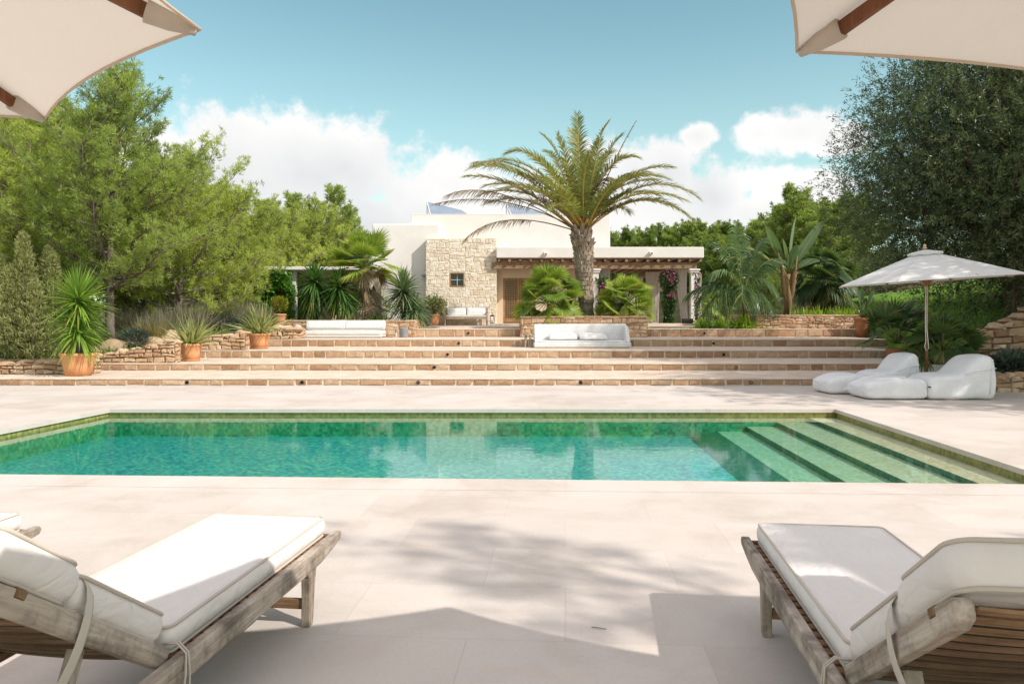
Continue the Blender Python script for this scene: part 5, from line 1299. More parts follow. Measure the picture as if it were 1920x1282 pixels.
# low plants of the central planter
for i, (u, n_, L_, W_, m_, lab) in enumerate(((1068, 110, 0.30, 0.03, 'succulent', 'grey purple succulent clump under the date palm trunk'), (1098, 60, 0.22, 0.05, 'lush', 'small lime green plant in front of the date palm trunk'),
        (1125, 150, 0.34, 0.03, 'dry', 'brown dried clump right of the date palm trunk'), (1002, 90, 0.30, 0.03, 'succulent', 'grey succulent at the left end of the central planter'), (1205, 80, 0.5, 0.025, 'flax', 'yellow grassy clump hanging over the planter corner'))):
    b = dp(u, 594, 26.35); b.z = 1.37; tuft(lab, b, n_, L_, W_, m_, 130 + i, (5, 80), 0.3, 0.14)
# bright clumps beside the steps on the right, dark iris bed behind
GB = 'lush clumps beside the top step'
for i, (u, Y, n_, L_, lab) in enumerate(((1322, 28.2, 190, 0.62, 'low bright green clump just right of the black basket'), (1352, 28.3, 190, 0.62, 'middle bright green clump between the basket and the planter'), (1392, 26.9, 220, 0.85, 'brightest yellow green clump at the left end of the right planter'))):
    b = dp(u, 605, Y); b.z = PLINTH_Z if Y > PLINTH_Y else RZ[4]; b.z = max(b.z, RZ[4]); tuft(lab, b, n_, L_, 0.045, 'lush', 141 + i, (10, 85), 0.4, 0.16, group=GB)
for i, (u, L_, lab) in enumerate(((1428, .55, 'dark leafy clump left of the paddle plant trunk'), (1445, .5, 'grey trailing clump hanging over the left corner of the right planter'), (1505, .5, 'green iris clump right of the paddle plant trunk'), (1525, .62, 'green iris clump left of the dark fan palm trunk'), (1570, .62, 'green iris clump right of the dark fan palm trunk'), (1600, .55, 'green iris clump beside the brown pot'))):
    b = dp(u, 594, 27.5 if u != 1445 else 27.2); b.z = 1.38; tuft(lab, b, 90, L_, 0.035, 'lush' if u > 1500 else 'rosemary', 151 + i, (35, 88) if u > 1500 else (0, 70), 0.2, 0.2, 'iris_clump' if u > 1500 else 'grass_clump')
for i, (u, Y, lab) in enumerate(((1440, 29.5, 'short broad leaved palm left of the paddle plant'), (1345, 31, 'small cycad like palm behind the bright clumps'))):
    b = dp(u, 600, Y); b.z = gz(b.x, Y); b.z = max(b.z, 1.1); fanpalm(lab, b, 20, 161 + i, (0.3, 0.06), 'fan', 0.4, 0.6, 0.05, 18, (-5, 80), 0, tint=(0.1, 0.6))

# bougainvillea, ivy
def climber(label, loc, w, d, h, seed, flower=None, n=2600, mat='bougain_leaf', L=0.11, W=0.08, name='bougainvillea', frac=0.22, bands=None):
    t = thing(name, label, 'climber', loc); lv = LV(seed); lf = LV(seed + 1); r = lv.r; mb = MB()
    def fill(n):
        P = r.uniform(-0.5, 0.5, (n, 3)); P[:, 2] += 0.5
        wv = 0.75 + 0.35 * np.sin(P[:, 2] * 9 + seed) * np.cos(P[:, 2] * 4.0)
        return P * np.array([w, d, h]) * np.stack([wv, wv, np.ones(n)], 1)
    P = fill(n); cl = np.sin(P[:, 0] * 9) * np.sin(P[:, 2] * 7 + P[:, 1] * 8)
    lv.kites(P, r.normal(size=(n, 3)) + np.array([0, -0.6, -0.2]), L * r.uniform(.6, 1.3, n), W * r.uniform(.7, 1.2, n), np.clip(0.4 + 0.22 * cl + r.normal(size=n) * 0.12, 0, .8)); lv.build('foliage', M[mat], t)
    if flower:
        m_ = int(n * frac); P = fill(m_ * 3); P = P[(np.sin(P[:, 0] * 7 + 1) + np.sin(P[:, 2] * 5 + seed) > 0.2) & (P[:, 2] > h * flower[0]) & (P[:, 2] < h * flower[1])]
        P[:, 1] -= 0.06
        lf.kites(P, r.normal(size=P.shape) + np.array([0, -0.8, 0]), 0.07, 0.06, r.uniform(0, 1, len(P))); lf.build('flowers', M['bougain'], t)
    for k in range(4):
        x = w * (k / 3 - 0.5) * 0.5; mb.tube([(x * 0.3, 0, 0), (x, 0.02, h * 0.5), (x * 0.7, 0, h * 0.95)], [0.02, 0.014, 0.005], 5)
    mb.build('stems', M['bark'], t, smooth=True); return t
b = dp(1128, 600, 33.4); b.z = 1.2; climber('magenta bougainvillea right of the date palm trunk under the porch', b, 0.70, 0.5, 2.0, 171, (0.45, 1.0), 1500)
b = dp(1254, 600, 33.6); b.z = 1.2; climber('large dark bougainvillea with magenta flowers at the porch corner', b, 0.75, 0.5, 2.3, 173, (0.5, 1.0), 3400)
b = Vector((6.55, 38.4, 1.2)); climber('small bougainvillea in pink flower deep inside the porch', b, 0.5, 0.6, 1.7, 175, (0.3, 1.0), 900)
b = dp(1306, 600, 32.35); b.z = 1.15; climber('sparse bougainvillea on the outer porch column', b, 0.35, 0.3, 2.2, 177, (0.5, 1.0), 330)
# ivy arch: uprights and a drooping lintel of leaves
iv = thing('ivy_arch', 'bright green ivy grown into an arch under the arbour roof', 'climber', (hx(515, AY), AY - 0.1, 1.05)); lv = LV(181); r = lv.r; mb = MB()
for (x0, x1, z0, z1, n_) in ((hx(482, AY), hx(515, AY), 1.0, 3.2, 2600), (hx(500, AY), hx(546, AY), 2.55, 3.25, 1700), (hx(538, AY), hx(552, AY), 1.4, 2.9, 700)):
    P = np.stack([r.uniform(x0, x1, n_), AY - 0.1 + r.normal(size=n_) * 0.16, r.uniform(z0, z1, n_)], 1)
    P[:, 0] += 0.08 * np.sin(P[:, 2] * 6); T = 0.4 + 0.25 * np.sin(P[:, 0] * 8) * np.sin(P[:, 2] * 6) + r.normal(size=n_) * 0.13
    lv.kites(P, r.normal(size=P.shape) + np.array([0, -.6, -.5]), 0.12 * r.uniform(.6, 1.3, n_), 0.10, np.clip(T, 0, .85))
lv.build('foliage', M['ivy'], iv, off=tuple(iv.location))
for x in (497, 541):
    mb.tube([(hx(x, AY) - iv.location.x, 0.1, -0.1), (hx(x, AY) - iv.location.x + 0.05, 0.1, 1.0), (hx(x + 3, AY) - iv.location.x, 0.05, 2.1)], [0.03, 0.025, 0.012], 5)
mb.build('stems', M['bark'], iv, smooth=True)

# ---- wild planting behind the left walls
def lav(label, u, v, Y, w, h, n, seed, mat='lavender', cat='lavender', name='lavender_bush', e=(35, 88), Wd=0.016):
    b = on(u, Y); t = thing(name, label, cat, b); lv = LV(seed); rg = random.Random(seed); D = sph(rg, n, *e); r = lv.r
    P = r.uniform(-1, 1, (n, 3)) * np.array([w * 0.4, w * 0.22, 0.0]) + np.array([0, 0, 0.05]); T = r.uniform(0.1, 0.78, n); T[r.random(n) < 0.12] = 0.95
    D = D + np.concatenate([P[:, :2] * 0.5, np.zeros((n, 1))], 1)
    lv.ribbons(P, D, h * r.uniform(0.6, 1.2, n), Wd, r.uniform(0, .15, n), T, 2, 0.8); lv.build('foliage', M[mat], t)
    return t
for i, a_ in enumerate(((300, 640, 21.8, 1.5, 0.85, 900, 'lavender', 'grey lavender right of the tall pine trunk'), (345, 640, 23.2, 1.7, 1.0, 1000, 'lavender', 'grey lavender behind the lower flax pot'), (395, 640, 24.6, 2.0, 1.0, 1300, 'lavender', 'large grey lavender between the two flax pots'),
        (445, 640, 25.5, 1.8, 1.05, 1100, 'lavender', 'grey lavender behind the upper flax pot'), (250, 640, 23.8, 1.6, 0.9, 900, 'lavender', 'grey lavender behind the tall pine trunk'), (285, 650, 20.9, 0.9, 0.75, 800, 'broom', 'yellow brown broom bush behind the sloping wall'),
        (475, 630, 27.8, 1.6, 1.0, 900, 'lavender', 'grey lavender left of the ivy arch'))):
    lav(a_[7], a_[0], a_[1], a_[2], a_[3], a_[4], a_[5], 190 + i, a_[6], 'lavender' if a_[6] == 'lavender' else 'broom', 'lavender_bush' if a_[6] == 'lavender' else 'broom_bush')
blob('round blue green rosemary right of the tall pine trunk', on(250, 20.4), 0.42, 0.35, 0.30, 'rosemary', 2600, 0.09, 0.018, 201, 'rosemary_bush', 'rosemary')
blob('dark rosemary clump behind the second wall', on(420, 24.0), 0.5, 0.3, 0.26, 'rosemary', 1800, 0.09, 0.018, 203, 'rosemary_bush', 'rosemary')
blob('small rosemary clump left of the upper flax pot', on(455, 24.2), 0.4, 0.3, 0.25, 'rosemary', 1500, 0.09, 0.018, 205, 'rosemary_bush', 'rosemary')
blob('dark shrub in the shade right of the big yucca', on(176, 20.2), 0.42, 0.35, 0.32, 'olive', 2200, 0.09, 0.025, 207)
blob('dark undergrowth shrub under the juniper', on(90, 19.8), 0.8, 0.4, 0.35, 'olive', 2600, 0.09, 0.025, 209)
blob('dark shrub between the juniper and the big yucca', on(130, 20.6), 0.8, 0.5, 0.75, 'olive', 3600, 0.1, 0.028, 211)
blob('dense dark green shrub under the low pines left of the ivy arch', on(450, 30.5), 1.6, 0.8, 0.9, 'pine', 5200, 0.15, 0.03, 213)
blob('dense dark green shrub behind the tall pine trunk', on(290, 27), 1.9, 0.8, 0.9, 'pine', 5200, 0.15, 0.03, 215)
blob('dense dark shrub low at the left edge behind the juniper', on(20, 24), 2.2, 0.8, 1.0, 'pine', 5200, 0.15, 0.03, 217)
blob('dark hedge like bush behind the yuccas and the fan palm', on(640, 34), 2.4, 0.8, 1.2, 'pine_far', 6000, 0.18, 0.05, 219)
for i, (u, v, Y, s, lab) in enumerate(((178, 660, 20.0, (0.30, 0.22, 0.2), 'rounded tan boulder just right of the big yucca pot'), (220, 650, 20.3, (0.55, 0.3, 0.22), 'long tan boulder at the foot of the tall pine'), (282, 648, 20.6, (0.36, 0.25, 0.24), 'small pale boulder below the broom bush'), (312, 640, 20.9, (0.36, 0.26, 0.32), 'tan boulder left of the lower flax pot'), (352, 636, 21.3, (0.34, 0.3, 0.25), 'pale boulder behind the lower flax pot'))):
    mb = MB(); p = dp(u, v, Y); mb.lump((0, 0, 0), s, 300 + i, 12, 0.9, 0, 0.3 + 0.14 * i)
    o = mb.build('boulder', M['boulder'], smooth=True); o.location = p; tag(o, lab, 'boulder', 'boulders along the left wall')
# planting below the right retaining wall, hedge and scrub under the big tree
b = Vector((10.0, 15.1, 0.20)); blob('dark glossy leaved plant in the low walled bed at the right edge', b, 0.6, 0.3, 0.2, 'rosemary', 700, 0.26, 0.09, 221, 'bed_plant', 'plant')
b = Vector((11.6, 15.1, 0.2)); blob('dark leafy plant filling the walled bed past the picture edge', b, 0.9, 0.35, 0.3, 'rosemary', 700, 0.26, 0.09, 223, 'bed_plant', 'plant')
for i, (x, y, lab) in enumerate(((10.6, 16.9, 'dark agave on top of the rough retaining wall'), (11.9, 17.1, 'dark shrub trailing over the rough retaining wall'))):
    if i: blob(lab, (x + 1.6, y, gz(x + 1.6, y)), 0.5, 0.3, 0.16, 'olive', 1200, 0.1, 0.03, 225)
    else: tuft(lab, (x, y, gz(x, y)), 30, 0.38, 0.05, 'yucca_dark', 227, (5, 80), 0.15, name='agave')
for i, (u, Y, h_, lab) in enumerate(((1600, 33, 1.6, 'brown scrub under the left flank of the big dark tree'), (1660, 33.5, 1.5, 'dark scrub behind the white parasol top'), (1730, 34, 1.5, 'dark scrub beyond the lawn behind the parasol'), (1800, 35, 1.5, 'dark scrub beyond the lawn right of the parasol'), (1880, 35, 1.7, 'dark scrub at the far right beyond the lawn'), (1560, 36, 1.6, 'green scrub behind the dark fan palm'), (1500, 38, 1.6, 'green scrub behind the paddle plant'), (1420, 40, 1.6, 'green scrub behind the feather palm'), (1350, 42, 1.5, 'green scrub right behind the porch'))):
    blob(lab, on(u, Y), 1.6, 0.8, h_ * 0.6, 'olive' if u > 1590 else 'pine_far', 3000, 0.15, 0.045, 230 + i, group='scrub behind the lawn')
# lawn: mown sheet with short blades
m, nt, out = nmat('lawn_turf'); vec = coords(nt); a = noise(nt, vec, 0.8, 5); b_ = noise(nt, vec, 30, 4)
col = mix(nt, ramp(nt, a, [(0.35, (0.08, 0.17, 0.02)), (0.65, (0.17, 0.29, 0.045))]), ramp(nt, b_, [(0.3, (0.7, 0.7, 0.7)), (0.7, (1.2, 1.2, 1.2))]), 1.0, 'MULTIPLY'); princ(nt, out, col, 0.95, bump(nt, b_, 0.8, 0.03), 0.1)
xs2 = np.linspace(9.8, 24, 46); ys2 = np.linspace(17.2, 31, 46)
V2 = [(x, y, gz(x, y) + 0.03) for y in ys2 for x in xs2 ]; F2 = [(j * 46 + i, j * 46 + i + 1, (j + 1) * 46 + i + 1, (j + 1) * 46 + i) for j in range(45) for i in range(45) if xs2[i] > 9.8 + max(0, (26 - ys2[j])) * 0.0 and (ys2[j] < 26 or xs2[i] > 12.6)]
mb = MB(); mb.v = V2; mb.f = F2; mb.m = [0] * len(F2); mb.t = [0.5] * len(F2); tag(mb.build('lawn', m, smooth=True), kind='structure')
lv = LV(260); r = lv.r; n = 16000; X_ = r.uniform(9.9, 18, n); Y_ = r.uniform(17.3, 26, n); Z_ = np.array([gz(a, b) for a, b in zip(X_, Y_)]) + 0.03
D = r.normal(size=(n, 3)) * 0.35 + np.array([0, 0, 1]); lv.kites(np.stack([X_, Y_, Z_], 1), D, 0.09 * r.uniform(.6, 1.4, n), 0.02, r.uniform(0.1, 0.85, n)); tag(lv.build('grass', M['grass']), kind='stuff')
lv = LV(262); r = lv.r; n = 9000; X_ = r.uniform(-24, -7.5, n); Y_ = r.uniform(18.5, 30, n); Z_ = np.array([gz(a, b) for a, b in zip(X_, Y_)])
ok = Z_ > 0.2; D = r.normal(size=(n, 3)) * 0.45 + np.array([0, 0, 1]); lv.kites(np.stack([X_, Y_, Z_], 1)[ok], D[ok], 0.22 * r.uniform(.5, 1.4, ok.sum()), 0.025, r.uniform(0.1, 1, ok.sum())); tag(lv.build('undergrowth', M['grass']), kind='stuff')
# ================================================================= furniture
def cushion_bm(mb, L, W, T, mat4, bulge=0.03, rad=0.05, side=0.012, wav=0.0, seed=0, ybul=1.0):
    """box cushion with rounded corners, x across, y along from 0, z from 0 to T; returns seam loops"""
    rg = random.Random(seed); out = []
    def outline(off, z, inset=0.0):
        pts = []; hw, hl = W / 2 - inset + off, L / 2 - inset + off; r_ = max(min(rad - inset * 0.6, hw, hl), 0.004)
        for cx_, cy_, a0 in ((hw - r_, hl - r_, 0), (-hw + r_, hl - r_, 90), (-hw + r_, -hl + r_, 180), (hw - r_, -hl + r_, 270)):
            for k in range(6):
                a = R(a0 + 18 * k); pts.append([cx_ + r_ * math.cos(a), L / 2 + cy_ + r_ * math.sin(a), z])
        # extra points on the long runs
        full = []
        for i in range(24):
            p, q = pts[i], pts[(i + 1) % 24]; full.append(p)
            if i % 6 == 5:
                for f in (0.2, 0.4, 0.6, 0.8): full.append([p[j] + (q[j] - p[j]) * f for j in range(3)])
        return full
    rings = []
    m = min(W, L) / 2
    for ins in (m * 0.985, m * 0.6, m * 0.25, 0.03): rings.append(outline(0, -bulge * 0.15 * (ins / m), ins))
    rings.append(outline(0, 0.0)); rings.append(outline(side * 0.8, T * 0.25)); rings.append(outline(side, T * 0.5)); rings.append(outline(side * 0.8, T * 0.78)); rings.append(outline(0, T))
    for ins in (0.012, 0.03, m * 0.2, m * 0.4, m * 0.6, m * 0.8, m * 0.985):
        q = ins / m; z = T + bulge * (1 - (1 - q) ** 2.2) - (0.004 if ins < 0.02 else 0)
        rings.append(outline(0, z, ins))
    n_ = len(rings[0]); vs = []
    for k, rg_ in enumerate(rings):
        for p in rg_:
            w_ = wav * (math.sin(p[0] * 11 + seed) * math.sin(p[1] * 7 + seed * 2)) if k >= 9 else 0
            vs.append(mat4 @ Vector((p[0], p[1], p[2] + w_)))
    fs = [(k * n_ + i, k * n_ + (i + 1) % n_, (k + 1) * n_ + (i + 1) % n_, (k + 1) * n_ + i) for k in range(len(rings) - 1) for i in range(n_)]
    fs += [tuple(range(n_ - 1, -1, -1)), tuple((len(rings) - 1) * n_ + i for i in range(n_))]
    mb.add(vs, fs)
    return [mat4 @ Vector(p) for p in outline(0.003, 0.0)], [mat4 @ Vector(p) for p in outline(0.003, T)]
def cushion(name, parent, L, W, T, M4, mat='cushion', bulge=0.03, rad=0.05, pip=0.0055, wav=0.0, seed=0, side=0.012):
    mb = MB(); a, b = cushion_bm(mb, L, W, T, M4, bulge, rad, side, wav, seed)
    o = mb.build(name, M[mat], parent, smooth=True)
    if pip:
        mb = MB(); mb.tube(a, pip, 6, closed=True); mb.tube(b, pip, 6, closed=True)
        mb.build('piping', M['piping'], o, smooth=True)
    return o
TH = R(33.5)
BD, BN = Vector((0, -math.cos(TH), math.sin(TH))), Vector((0, math.sin(TH), math.cos(TH)))
def bp(x, s, n): return Vector((x, 0, 0.345)) + BD * s + BN * n
BM = Matrix(((-1, 0, 0, 0), (0, BD.y, BN.y, 0), (0, BD.z, BN.z, 0.345), (0, 0, 0, 1)))   # cushion frame laid on the backrest
def make_lounger(label, loc, rz, seed):
    t = thing('sun_lounger', label, 'sun lounger', loc, rz, 'sun loungers by the pool'); rg = random.Random(seed)
    for sx in (-1, 1):
        mb = MB(); poly = [(-0.66, 0.284), (0.10, 0.280), (0.98, 0.276), (1.16, 0.280), (1.30, 0.298), (1.415, 0.318), (1.432, 0.338), (1.418, 0.358), (-0.66, 0.36)]
        mb.extr(poly, sx * 0.331 - 0.019, sx * 0.331 + 0.019, 0, 0.55); mb.build('side_rail', M['teak_old'], t, bevel=0.005)
        mb = MB(); poly = [(1.115, 0), (1.165, 0), (1.185, 0.16), (1.215, 0.285), (1.085, 0.285), (1.118, 0.22), (1.122, 0.12)]
        mb.extr(poly, sx * 0.289 - 0.02, sx * 0.289 + 0.02); mb.build('leg', M['teak_leg'], t, bevel=0.004)
        mb = MB(); poly = [(-0.525, 0), (-0.475, 0), (-0.45, 0.285), (-0.56, 0.285), (-0.53, 0.14)]
        mb.extr(poly, sx * 0.289 - 0.02, sx * 0.289 + 0.02); mb.build('leg', M['teak_leg'], t, bevel=0.004)
    mb = MB(); mb.bb(-0.311, 0.311, -0.655, -0.63, 0.285, 0.35); mb.build('end_rail', M['teak_slat'], t, bevel=0.004)
    for y in (1.142, -0.5):
        mb = MB(); mb.bb(-0.268, 0.268, y - 0.012, y + 0.012, 0.075, 0.12); mb.build('stretcher', M['teak_slat'], t, bevel=0.003)
    mb = MB(); mb.bb(-0.311, 0.311, 1.365, 1.392, 0.285, 0.348); mb.build('end_rail', M['teak_slat'], t, bevel=0.004)
    mb = MB(); y = 0.04
    while y < 1.33:
        mb.bb(-0.311, 0.311, y, y + 0.047, 0.326, 0.342, 0, rg.random()); y += 0.066
    for x in (-0.295, 0.295): mb.bb(x - 0.012, x + 0.012, 0.0, 1.36, 0.300, 0.325, 0, 0.3)
    mb.build('seat_slats', M['teak_slat'], t, bevel=0.003)
    # backrest
    for sx in (-1, 1):
        mb = MB(); x = sx * 0.282
        prof = [(0.0, -0.026), (0.80, -0.026), (0.842, -0.014), (0.852, 0.01), (0.84, 0.03), (0.74, 0.034), (0.74, 0.015), (0.70, 0.015), (0.70, 0.034), (0.0, 0.034)]
        vs = [(x - 0.019, s, n) for s, n in prof] + [(x + 0.019, s, n) for s, n in prof]; k = len(prof)
        mb.add(vs, [tuple(range(k)), tuple(range(2 * k - 1, k - 1, -1))] + [(i, k + i, k + (i + 1) % k, (i + 1) % k) for i in range(k)], 0, 0.62)
        mb.build('backrest_rail', M['teak_old'], t, bevel=0.004).matrix_local = BM
    mb = MB(); s = 0.03
    while s < 0.83:
        # slats bow slightly
        w_ = 0.034; pr = []
        for i in range(9):
            x = -0.262 + 0.524 * i / 8; dip = -0.010 * (1 - (2 * i / 8 - 1) ** 2)
            pr.append((x, dip))
        vs = []
        for x, d_ in pr: vs += [bp(x, s, 0.0 + d_), bp(x, s + w_, 0.0 + d_), bp(x, s + w_, 0.007 + d_), bp(x, s, 0.007 + d_)]
        mb.add(vs, [(i * 4 + j, i * 4 + (j + 1) % 4, i * 4 + 4 + (j + 1) % 4, i * 4 + 4 + j) for i in range(8) for j in range(4)] + [(3, 2, 1, 0), (32, 33, 34, 35)], 0, rg.choice((0.0, 0.15, 0.7, 1.0)))
        s += 0.080
    mb.build('backrest_slats', M['teak_slat'], t)
    mb = MB(); mb.hexa([bp(-0.30, 0.70, 0.016), bp(-0.30, 0.74, 0.016), bp(0.30, 0.74, 0.016), bp(0.30, 0.70, 0.016), bp(-0.30, 0.70, 0.038), bp(-0.30, 0.74, 0.038), bp(0.30, 0.74, 0.038), bp(0.30, 0.70, 0.038)])
    mb.build('head_rail', M['teak_slat'], t, bevel=0.003)
    for sx in (-1, 1):
        mb = MB(); mb.beam(bp(sx * 0.235, 0.36, -0.03), (sx * 0.235, -0.52, 0.10), 0.024, 0.04, (1, 0, 0)); mb.build('backrest_prop', M['teak_leg'], t, bevel=0.003)
    mb = MB(); mb.tube([(-0.31, -0.515, 0.10), (0.31, -0.515, 0.10)], 0.012, 8); mb.build('prop_bar', M['teak_leg'], t)
    # cushion in three boxed pads
    cushion('seat_pad', t, 1.335, 0.555, 0.082, Matrix.Translation((0, 0.045, 0.348)), bulge=0.022, rad=0.035, seed=seed, wav=0.002)
    pad = BM @ Matrix.Translation((0, 0.055, 0.038))
    cushion('back_pad', t, 0.46, 0.56, 0.085, pad, bulge=0.024, rad=0.035, seed=seed + 1, wav=0.002)
    mb = MB(); mb.bb(-0.25, 0.25, 0.06, 0.70, 0.021, 0.033); o = mb.build('slat_gap_shade', M['gap_shade'], t); o.matrix_local = BM  # dark sheet standing in for the shade in the slat gaps
    cushion('head_pad', t, 0.335, 0.565, 0.10, BM @ Matrix.Translation((0, 0.525, 0.042)), bulge=0.045, rad=0.05, seed=seed + 2, wav=0.002, side=0.02)
    for sx in (-1, 1):
        mb = MB(); x = sx * 0.30
        for q, dx in ((0, 0.0), (1, 0.012)):
            mb.tube([(x - sx * 0.03, 0.03, 0.385), (x + sx * 0.02, 0.025 + dx, 0.392), (x + sx * 0.052, 0.02 + dx, 0.366), (x + sx * 0.062, 0.0 + dx * 2, 0.31), (x + sx * 0.058, -0.01 + dx * 3, 0.24 - 0.05 * q), (x + sx * 0.06, 0.0 + dx * 2, 0.17 - 0.03 * q)], 0.0035, 5)
        mb.build('tie_cord', M['piping'], t, smooth=True)
    mb = MB(); cp_ = []
    half = [(0.272, 0.485, 0.12), (0.305, 0.485, 0.10), (0.318, 0.475, 0.03), (0.312, 0.46, -0.04), (0.27, 0.41, -0.12), (0.20, 0.35, -0.19), (0.10, 0.305, -0.235), (0.0, 0.29, -0.25)]
    cp_ = half + [(-x, s, n) for x, s, n in half[-2::-1]]
    vs = []
    for i, (x, s, n) in enumerate(cp_):
        for e in (-0.021, 0.021):
            for th in (-0.0018, 0.0018): vs.append(bp(x, s + e, n + th + e * 0.25))
    k = len(cp_)
    fs = []
    for i in range(k - 1):
        a, b = i * 4, i * 4 + 4
        fs += [(a, a + 2, b + 2, b), (a + 1, b + 1, b + 3, a + 3), (a, b, b + 1, a + 1), (a + 2, a + 3, b + 3, b + 2)]
    mb.add(vs, fs); mb.build('strap', M['webbing'], t, smooth=True, sub=1)
    return t
_ = 0
RZL = -math.atan2(0.12, 0.993)
l0 = make_lounger('weathered teak lounger at left with bright sun across its white pad', (-1.36, 2.37, 0), RZL, 3)
l1 = copy_tree(l0); l1.location = (1.276, 2.19, 0); l1['label'] = 'weathered teak lounger at right lying wholly in shade'
l2 = copy_tree(l0); l2.location = (-2.89, 2.45, 0); l2['label'] = 'sun lounger of which only a sunlit corner of pad shows at the left edge'

def parasol(label, loc, Rr, z_edge, z_top, rot, mat, n=8, tilt=0.0, sag=0.035, pole=0.024, wood='rib_wood', base=0.24, group='garden parasols', rope=False):
    t = thing('parasol', label, 'parasol', loc, 0, group)
    ct, st_ = math.cos(tilt), math.sin(tilt)
    def TF(p):
        x, y, z = p; z -= z_edge; return Vector((x * ct - z * st_, y, x * st_ + z * ct + z_edge))
    def rib(k, q, dz=0.0):
        a = rot + k * 2 * math.pi / n; return Vector((math.cos(a) * Rr * q, math.sin(a) * Rr * q, z_edge + (z_top - z_edge) * (1 - q ** 1.06) + dz))
    mb = MB(); NA, NR = 10, 12
    for k in range(n):
        vs = []
        for i in range(NR + 1):
            q = 0.03 + 0.97 * i / NR
            for j in range(NA + 1):
                s = j / NA; p = rib(k, q).lerp(rib(k + 1, q), s); b_ = 4 * s * (1 - s)
                f = 1 - sag * b_ * q ** 3
                vs.append(TF((p.x * f, p.y * f, p.z - 0.022 * b_ * q * (1.3 - q) + 0.01 * b_ * q ** 6)))
        mb.add(vs, [(i * (NA + 1) + j, i * (NA + 1) + j + 1, (i + 1) * (NA + 1) + j + 1, (i + 1) * (NA + 1) + j) for i in range(NR) for j in range(NA)])
    cn = mb.build('canopy', M[mat], t, smooth=True)
    mb = MB(); loop = []
    for k in range(n):
        for j in range(NA):
            s = j / NA; p = rib(k, 1).lerp(rib(k + 1, 1), s); b_ = 4 * s * (1 - s); f = 1 - sag * b_
            loop.append(TF((p.x * f, p.y * f, p.z - 0.022 * b_ * 0.3 + 0.01 * b_ - 0.004)))
    mb.tube(loop, 0.0042, 6, closed=True); mb.build('hem', M['hem'], cn, smooth=True)
    mb = MB()
    vs = []; vr = 0.19
    for k in range(n):
        a, b = rib(k, vr, 0.065), rib(k + 1, vr, 0.065); vs += [TF(a), TF(a.lerp(b, 0.5) - Vector((0, 0, 0.02)))]
    vs.append(TF((0, 0, z_top + 0.03)))
    for k in range(n):
        a, b = rib(k, vr, 0.03), rib(k + 1, vr, 0.03); vs += [TF(a), TF(a.lerp(b, 0.5) - Vector((0, 0, 0.02)))]
    c_ = 2 * n
    mb.add(vs, [(i, (i + 1) % c_, c_) for i in range(c_)] + [(c_ + 1 + i, c_ + 1 + (i + 1) % c_, (i + 1) % c_, i) for i in range(c_)]); mb.build('vent_cap', M[mat], t)
    for k in range(n):
        mb = MB(); mb.beam(TF(rib(k, 0.04, -0.035)), TF(rib(k, 0.942, -0.028)), 0.022, 0.034); rb = mb.build('rib', M[wood], t, bevel=0.003)
        mb = MB(); a, b = rib(k, 0.925, -0.027), rib(k, 0.995, -0.014)
        mb.tube([TF(a), TF(a.lerp(b, 0.5)), TF(b)], [0.029, 0.024, 0.011], 10); mb.build('tip_pocket', M['pocket'], rb, smooth=True)
        mb = MB(); mb.beam(TF((0.04 * math.cos(rot + k * 6.2832 / n), 0.04 * math.sin(rot + k * 6.2832 / n), z_edge - 0.02)), TF(rib(k, 0.46, -0.05)), 0.014, 0.02); mb.build('strut', M[wood], rb)
    mb = MB(); mb.tube([(0, 0, 0.04), (0, 0, z_edge - 0.1), TF((0, 0, z_edge)), TF((0, 0, z_top + 0.04))], pole, 14); mb.build('pole', M['pole_wood'], t, smooth=True)
    mb = MB(); mb.lathe([(0.028, 0), (0.06, 0.02), (0.06, 0.075), (0.03, 0.09)], 14, TF((0, 0, z_edge - 0.06))); mb.build('hub', M['pole_wood'], t)
    mb = MB(); mb.lathe([(0.012, 0), (0.045, 0.012), (0.045, 0.022), (0.016, 0.035), (0.03, 0.06), (0.022, 0.085), (0.004, 0.10)], 12, TF((0, 0, z_top + 0.035))); mb.build('finial', M['finial'], t, smooth=True)
    mb = MB(); mb.lathe([(base, 0.001), (base, 0.05), (base * 0.9, 0.065), (0.04, 0.07), (0.04, 0.28), (0.03, 0.29)], 24); mb.build('base', M['concrete'], t)
    if rope:
        mb = MB(); mb.tube([(-0.035, -0.03, z_edge - 0.1), (-0.045, -0.035, 1.3), (-0.035, -0.035, 0.98), (-0.06, -0.04, 0.88), (-0.03, -0.04, 0.80), (0.01, -0.045, 0.84), (0.0, -0.045, 0.98), (-0.02, -0.04, 1.2), (-0.012, -0.035, z_edge - 0.1)], 0.007, 5)
        mb.build('rope', M['rope'], t, smooth=True)
    return t
M['hem'] = clothmat('canopy_hem', (0.72, 0.60, 0.48), 0.35, 0.03, 0.1)
M['pocket'] = clothmat('rib_pocket', (0.60, 0.52, 0.44), 0.15, 0.03, 0.1)
M['finial'] = simple('turned_finial', (0.50, 0.38, 0.26), 0.5, 0.1, 8, 0.05)
parasol('cream parasol overhead at the upper left corner with two visible rib ends', (-2.17, 1.18, 0), 1.56, 2.1, 2.72, R(24.6), 'canopy')
parasol('cream parasol overhead at the upper right corner with one visible rib end', (1.74, 0.73, 0), 1.60, 2.1, 2.72, R(-6.5), 'canopy')
parasol('unseen square parasol added to shade the right lounger, beyond the picture edge', (5.34, 0.46, 0), 2.12, 2.9, 3.5, R(45), 'canopy', n=4, sag=0.03)  # out of view, added to cast shade on the right lounger
parasol('white parasol standing behind the two bean bag loungers', (7.76, 14.2, 0), 1.63, 2.10, 2.66, R(0), 'canopy_white', tilt=R(3.6), wood='pole_wood', base=0.19, rope=True)

